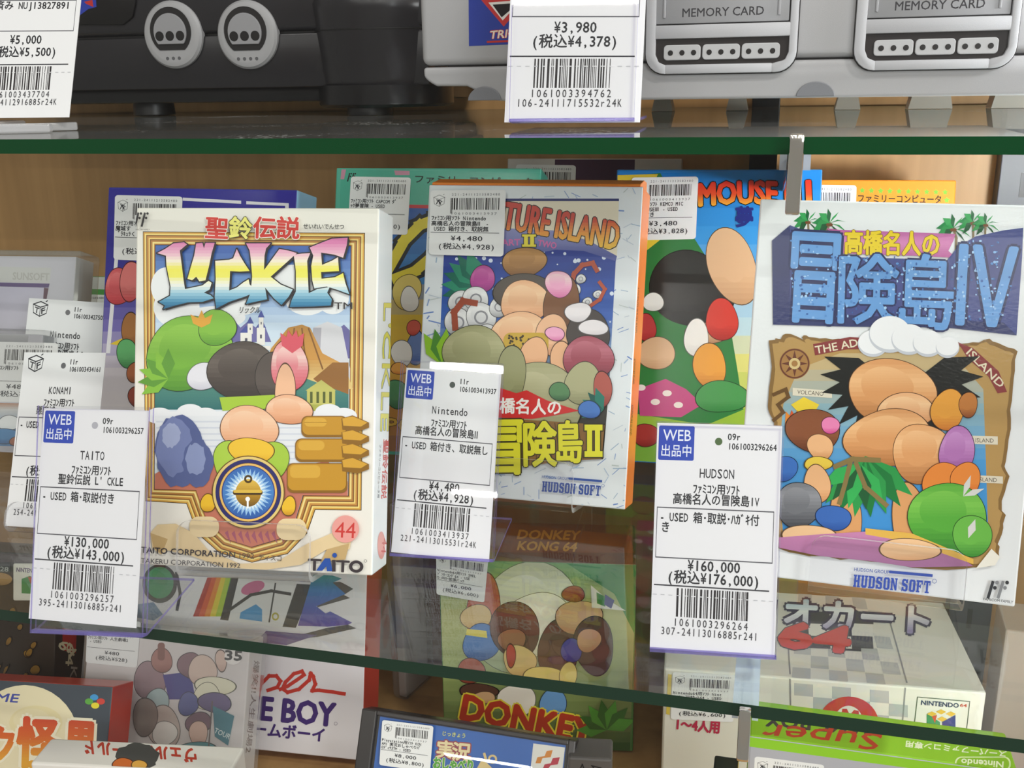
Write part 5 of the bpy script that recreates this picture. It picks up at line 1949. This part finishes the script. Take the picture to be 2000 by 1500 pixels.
def rounded(x0, z0, x1, z1, r, n=6):
    pts = []
    for cx, cz, a in ((x1 - r, z1 - r, 0), (x0 + r, z1 - r, 90), (x0 + r, z0 + r, 180), (x1 - r, z0 + r, 270)):
        for i in range(n + 1):
            t = math.radians(a + 90 * i / n)
            pts.append((cx + r * math.cos(t), cz + r * math.sin(t)))
    return pts


s.box((xl, 0, zs + .0003), (xr, .19, .060), G1, .0030, 4)
s.build('upper_shell', PLASTIC, ps, None, True)
s = Solid()
base = [(xl + .0006, zs - .0004), (xl + .0006, zs - .0040), (xl + .0022, zs - .0056), (xl + .0040, zs - .0068), (xl + .0060, zs - .0078), (xl + .0190, zs - .0080), (xl + .0310, zb + .0005), (xl + .0360, zb),
        (xr - .036, zb), (xr - .031, zb + .0005), (xr - .019, zs - .008), (xr - .004, zs - .007), (xr - .0006, zs - .004), (xr - .0006, zs - .0004)]
s.prism(base, .0004, .188, G1, 1, .0012, 3)
s.build('lower_shell', PLASTIC, ps, None, True)
s = Solid()
s.box((xl + .01, .004, zs - .0006), (xr - .01, .18, zs + .0006), '2a2828')
s.build('shell_seam', BLACKMETAL, ps)
for xx in (xl + .0265, W(1593, 178)[0]):
    s = Solid()
    s.prism([(xx + .0070 * math.cos(t), zb + .0005 + .0054 * math.sin(t)) for t in [math.pi * i / 16 for i in range(17)]], -.0003, .012, '74757a', 1, .0003)
    s.build('foot_recess', PLASTIC, ps)
for px_, hw in ((1295, .0035), (1440, .0035), (1655, .0042), (1815, .0085), (1975, .008)):
    xx = WX(px_, 205, .27)[0]
    s = Solid()
    s.prism([(xx - hw, zb + .001), (xx + hw, zb + .001), (xx + hw + .0022, .0002), (xx - hw - .0022, .0002)], .165, .180, '8e8880', 1)
    s.build('foot', PLASTIC, ps)
for (bx0, bx1) in ((W(1262, 100)[0], W(1556, 100)[0]), (W(1667, 100)[0], W(1986, 80)[0])):
    z0, z1 = W(1400, 143)[1], .062
    b = Solid()
    outer = rounded(bx0, z0, bx1, z1, .0075)
    b.prism(rounded(bx0 - .0004, z0 - .0004, bx1 + .0004, z1, .0078), -.0003, .002, '2c2a2a', 1)
    # frame with the socket cut out: four bars around the opening
    ox0, ox1, oz0, oz1 = bx0 + .0038, bx1 - .0030, z0 + .0032, z0 + .0128
    cx0, cx1, cz0 = bx0 + .0032, bx1 - .0034, z0 + .0178
    b.prism(outer[:0] + [(bx0, z1), (bx0, z0 + .0075)] + [(bx0 + .0075 - .0075 * math.cos(t), z0 + .0075 - .0075 * math.sin(t)) for t in [math.pi / 2 * i / 6 for i in range(1, 7)]]
            + [(ox0 + .004, z0), (ox0 + .004, oz0), (ox0 + .0012, oz0 + .0012), (ox0, oz0 + .004), (ox0, z1)], -.0022, .001, 'b2b2b6', 1, .0006)
    b.prism([(bx1, z1), (bx1, z0 + .0075)] + [(bx1 - .0075 + .0075 * math.cos(t), z0 + .0075 - .0075 * math.sin(t)) for t in [math.pi / 2 * i / 6 for i in range(1, 7)]]
            + [(ox1 - .006, z0), (ox1 - .006, oz0), (ox1 - .0012, oz0 + .0012), (ox1, oz0 + .004), (ox1, z1)], -.0022, .001, 'b2b2b6', 1, .0006)
    b.box((ox0 + .0035, -.0022, z0), (ox1 - .0055, .001, oz0 + .0002), 'b2b2b6', .0006)
    b.box((ox0 - .0005, -.0022, oz1), (ox1 + .0005, .001, cz0), 'b2b2b6', .0006)
    b.build('port_bay', PLASTIC, ps, None, True)
    b = Solid()
    b.box((ox0 - .0006, -.0007, oz0 - .001), (ox1 + .0006, -.0004, oz1 + .001), '2e2a2a')
    b.build('controller_socket', DARKPLASTIC, ps)
    third = (ox1 - ox0 - .0056) / 3
    for i in range(3):
        x0 = ox0 + .0028 + i * third
        b = Solid()
        b.prism(rounded(x0 + .0003, oz0 + .0018, x0 + third - .0003, oz1 - .0022, .0014, 4), -.0016, -.0006, 'b4b4b6', 1, .0003)
        pp = b.build('contact_block', PLASTIC, ps)
        for q in (.2, .5, .8):
            c = Solid()
            c.lathe([(.0010, 0), (.0010, .00012), (.0006, .00013)], '181414', 14, 0, Matrix.Translation((x0 + third * q, -.0016, (oz0 + oz1) / 2 - .0003)) @ Matrix.Rotation(math.pi / 2, 4, 'X'))
            c.build('contact_hole', BLACKMETAL, pp)
    b = Solid()
    b.box((cx0, -.0016, cz0 + .0004), (cx1, .001, z1), '98989b', .0004)
    b.box((cx0 + .0032, -.0021, cz0 + .0025), (cx0 + .0042, -.0015, z1), 'a4a4a8', .0003)
    b.box((cx1 - .0042, -.0021, cz0 + .0025), (cx1 - .0032, -.0015, z1), 'a4a4a8', .0003)
    mc = b.build('card_slot_lid', PLASTIC, ps, None, True)
    k = Ink(None)
    cc = (cx0 + cx1) / 2 + .0006
    k.t('MEMORY CARD', cc - .0150, -(cz0 + .0028), cc + .0150, -(cz0 + .0028), .0030, '38363a', .012)
    k.v = [(v[0], -v[1], v[2]) for v in k.v]
    k.build('lid_lettering', PAPER, mc, Matrix.Translation((0, -.00161, 0)) @ Matrix.Rotation(math.pi / 2, 4, 'X'))
k = Ink(None)
(sx0, sz1), (sx1, sz0) = W(916, -40), W(1090, 92)
FL = Flat((0, PY, 0), (1, 0, 0), (0, 0, 1))
k = Ink(FL)
k.p('2a3c94', [(915, -60), (1110, -60), (1110, 82), (916, 90)])
k.p('c23434', [(940, 0), (1060, -10), (1030, 52), (1008, 24), (984, 52)])
k.p('e6e2dc', [(954, 5), (1050, -2), (1026, 40), (1006, 14), (982, 40)])
k.p('1a1418', [(962, 9), (1040, 4), (1024, 30), (1008, 10), (980, 34)])
k.t('TRICK', 956, 76, 1024, 70, 15, 'e8dcc8', .03, .25, 'c0342c', .05)
k.line('b8302c', [(953, 82), (1020, 79)], 4)
k.build('blue_sticker', PAPER, ps, Matrix.Translation((0, -.0001, 0)) @ Matrix.Rotation(math.pi / 2, 4, 'X'))

# ------------------------------------------------------------------ black console on the upper shelf
NY = .24
V = lambda x, y: WX(x, y, NY)
D1 = '232225'
nc = empty('game_console', Matrix.Translation((0, NY, 0)), 'black game console with two round grey controller ports, on the left of the upper shelf', 'game console')
sx = V(450, 66)[1]
bl, br = -.520, V(822, 100)[0] + .004
bz = V(100, 205)[1]
s = Solid()
s.box((bl, .0, sx + .0002), (br, .108, .085), D1, .004, 3)
s.build('upper_shell', DARKPLASTIC, nc, None, True)
s = Solid()
s.box((bl, .0006, bz + .008), (br, .108, sx - .0006), '1f1e21', .0015, 2)
s.box((bl + .01, .010, bz), (br - .004, .106, bz + .010), '161618', .002, 2)
s.build('lower_shell', DARKPLASTIC, nc, None, True)
s = Solid()
s.box((bl + .004, .003, sx - .001), (br - .004, .10, sx + .001), '0a0a0b')
s.build('shell_seam', BLACKMETAL, nc)
for px_, py_ in ((340, 68), (485, 68)):
    cx, cz = V(px_, py_)
    R = .0186
    pr = Solid()
    T = Matrix.Translation((cx, 0, cz)) @ Matrix.Rotation(math.pi / 2, 4, 'X')
    pr.lathe([(R, -.002), (R, .0012), (R - .0012, .0026), (R - .0032, .0032), (R - .0040, .0032)], '9c9c9e', 56, 0, T)
    port = pr.build('controller_port', PLASTIC, nc, None, True)
    # D-shaped dark well on the ring face, grey plug, holes and player dots
    def dee(r, zf, n=28):
        a0 = math.asin(zf)
        return [(r * math.cos(a0 + (math.pi - 2 * a0) * i / n), r * math.sin(a0 + (math.pi - 2 * a0) * i / n)) for i in range(n + 1)]
    d1 = [(cx + x, cz + z + .0019) for x, z in dee(.0131, -.79)]
    q = Solid()
    q.prism(d1, -.0036, -.0031, '1a1819', 1)
    q.build('port_well', BLACKMETAL, port)
    q = Solid()
    q.prism([(cx + x, cz + z + .0012) for x, z in dee(.0104, -.615)], -.0046, -.0034, '8f8f92', 1, .0003)
    plug = q.build('port_plug', PLASTIC, port)
    for i in (-1, 0, 1):
        q = Solid()
        q.lathe([(.0027, 0), (.0027, .00012), (.001, .00014)], '141213', 18, 0, Matrix.Translation((cx + i * .0066, -.0046, cz - .0008)) @ Matrix.Rotation(math.pi / 2, 4, 'X'))
        q.build('pin_hole', BLACKMETAL, plug)
    q = Solid()
    nd = 3 if px_ == 340 else 4
    for i in range(nd):
        q.lathe([(.0010, 0), (.0010, .0001)], '57575a', 12, 0, Matrix.Translation((cx + (i - (nd - 1) / 2) * .0038, -.0032, cz - .0130)) @ Matrix.Rotation(math.pi / 2, 4, 'X'))
    q.build('player_dots', PLASTIC, port)
# logo plate at the top left
lp = Solid()
lx0, lz0 = V(150, 52)
lx1, lz1 = V(262, -40)
lp.prism([(lx0, lz0 + .001), (lx1 - .010, lz0), (lx1 - .003, lz0 + .004), (lx1, lz0 + .012), (lx1, lz1), (lx0, lz1)], -.0016, .001, '0f0d0e', 1, .0006)
plate = lp.build('logo_plate', DARKPLASTIC, nc, None, True)
k = Ink(Flat((0, NY, 0), (1, 0, 0), (0, 0, 1)))
k.p('2c3c9c', [(150, -10), (190, -20), (192, 14), (176, 18), (160, 30), (150, 26)])
k.p('b4302c', [(168, 4), (184, 0), (186, 14), (172, 8)])
k.build('plate_logo', PAPER, plate, Matrix.Translation((0, -.0017, 0)) @ Matrix.Rotation(math.pi / 2, 4, 'X'))
# bulging front leg
lg = Solid()
pcx = (V(583, 100)[0] + V(858, 100)[0]) / 2
prof = [(.0345, .0075), (.0352, .0085), (.0362, .0150), (.0372, .0165), (.0378, .0200), (.0412, .0560), (.0416, .0600), (.0405, .0625), (.038, .064), (.02, .066)]
T = Matrix.Translation((pcx, .026, 0)) @ Matrix.Diagonal((1, .95, 1, 1))
lg.lathe(prof, '242326', 64, 0, T)
lg.build('front_leg', DARKPLASTIC, nc, None, True)
q = Solid()
q.lathe([(.0365, .0162), (.0392, .0165), (.0392, .0060), (.0375, .0044), (.02, .0042)][::-1], '121214', 64, 0, T)
q.build('leg_base', DARKPLASTIC, nc, None, True)
q = Solid()
q.lathe([(.0126, .0002), (.0130, .0012), (.0126, .0046)], '0d0d0e', 40, 0, Matrix.Translation((pcx - .002, .004, 0)))
q.build('rubber_foot', BLACKMETAL, nc, None, True)
q = Solid()
zl = V(700, 58)[1]
q.lathe([(.0398, zl - .0004), (.0406, zl - .0003), (.0406, zl + .0003), (.0398, zl + .0004)], '0a0a0b', 64, 0, T)
q.build('leg_seam', BLACKMETAL, nc)
q = Solid()
q.lathe([(.012, .0002), (.0126, .001), (.012, .0086)], '0d0d0e', 32, 0, Matrix.Translation((V(245, 215)[0], .03, 0)))
q.build('rubber_foot', BLACKMETAL, nc, None, True)
bpy.context.view_layer.update()
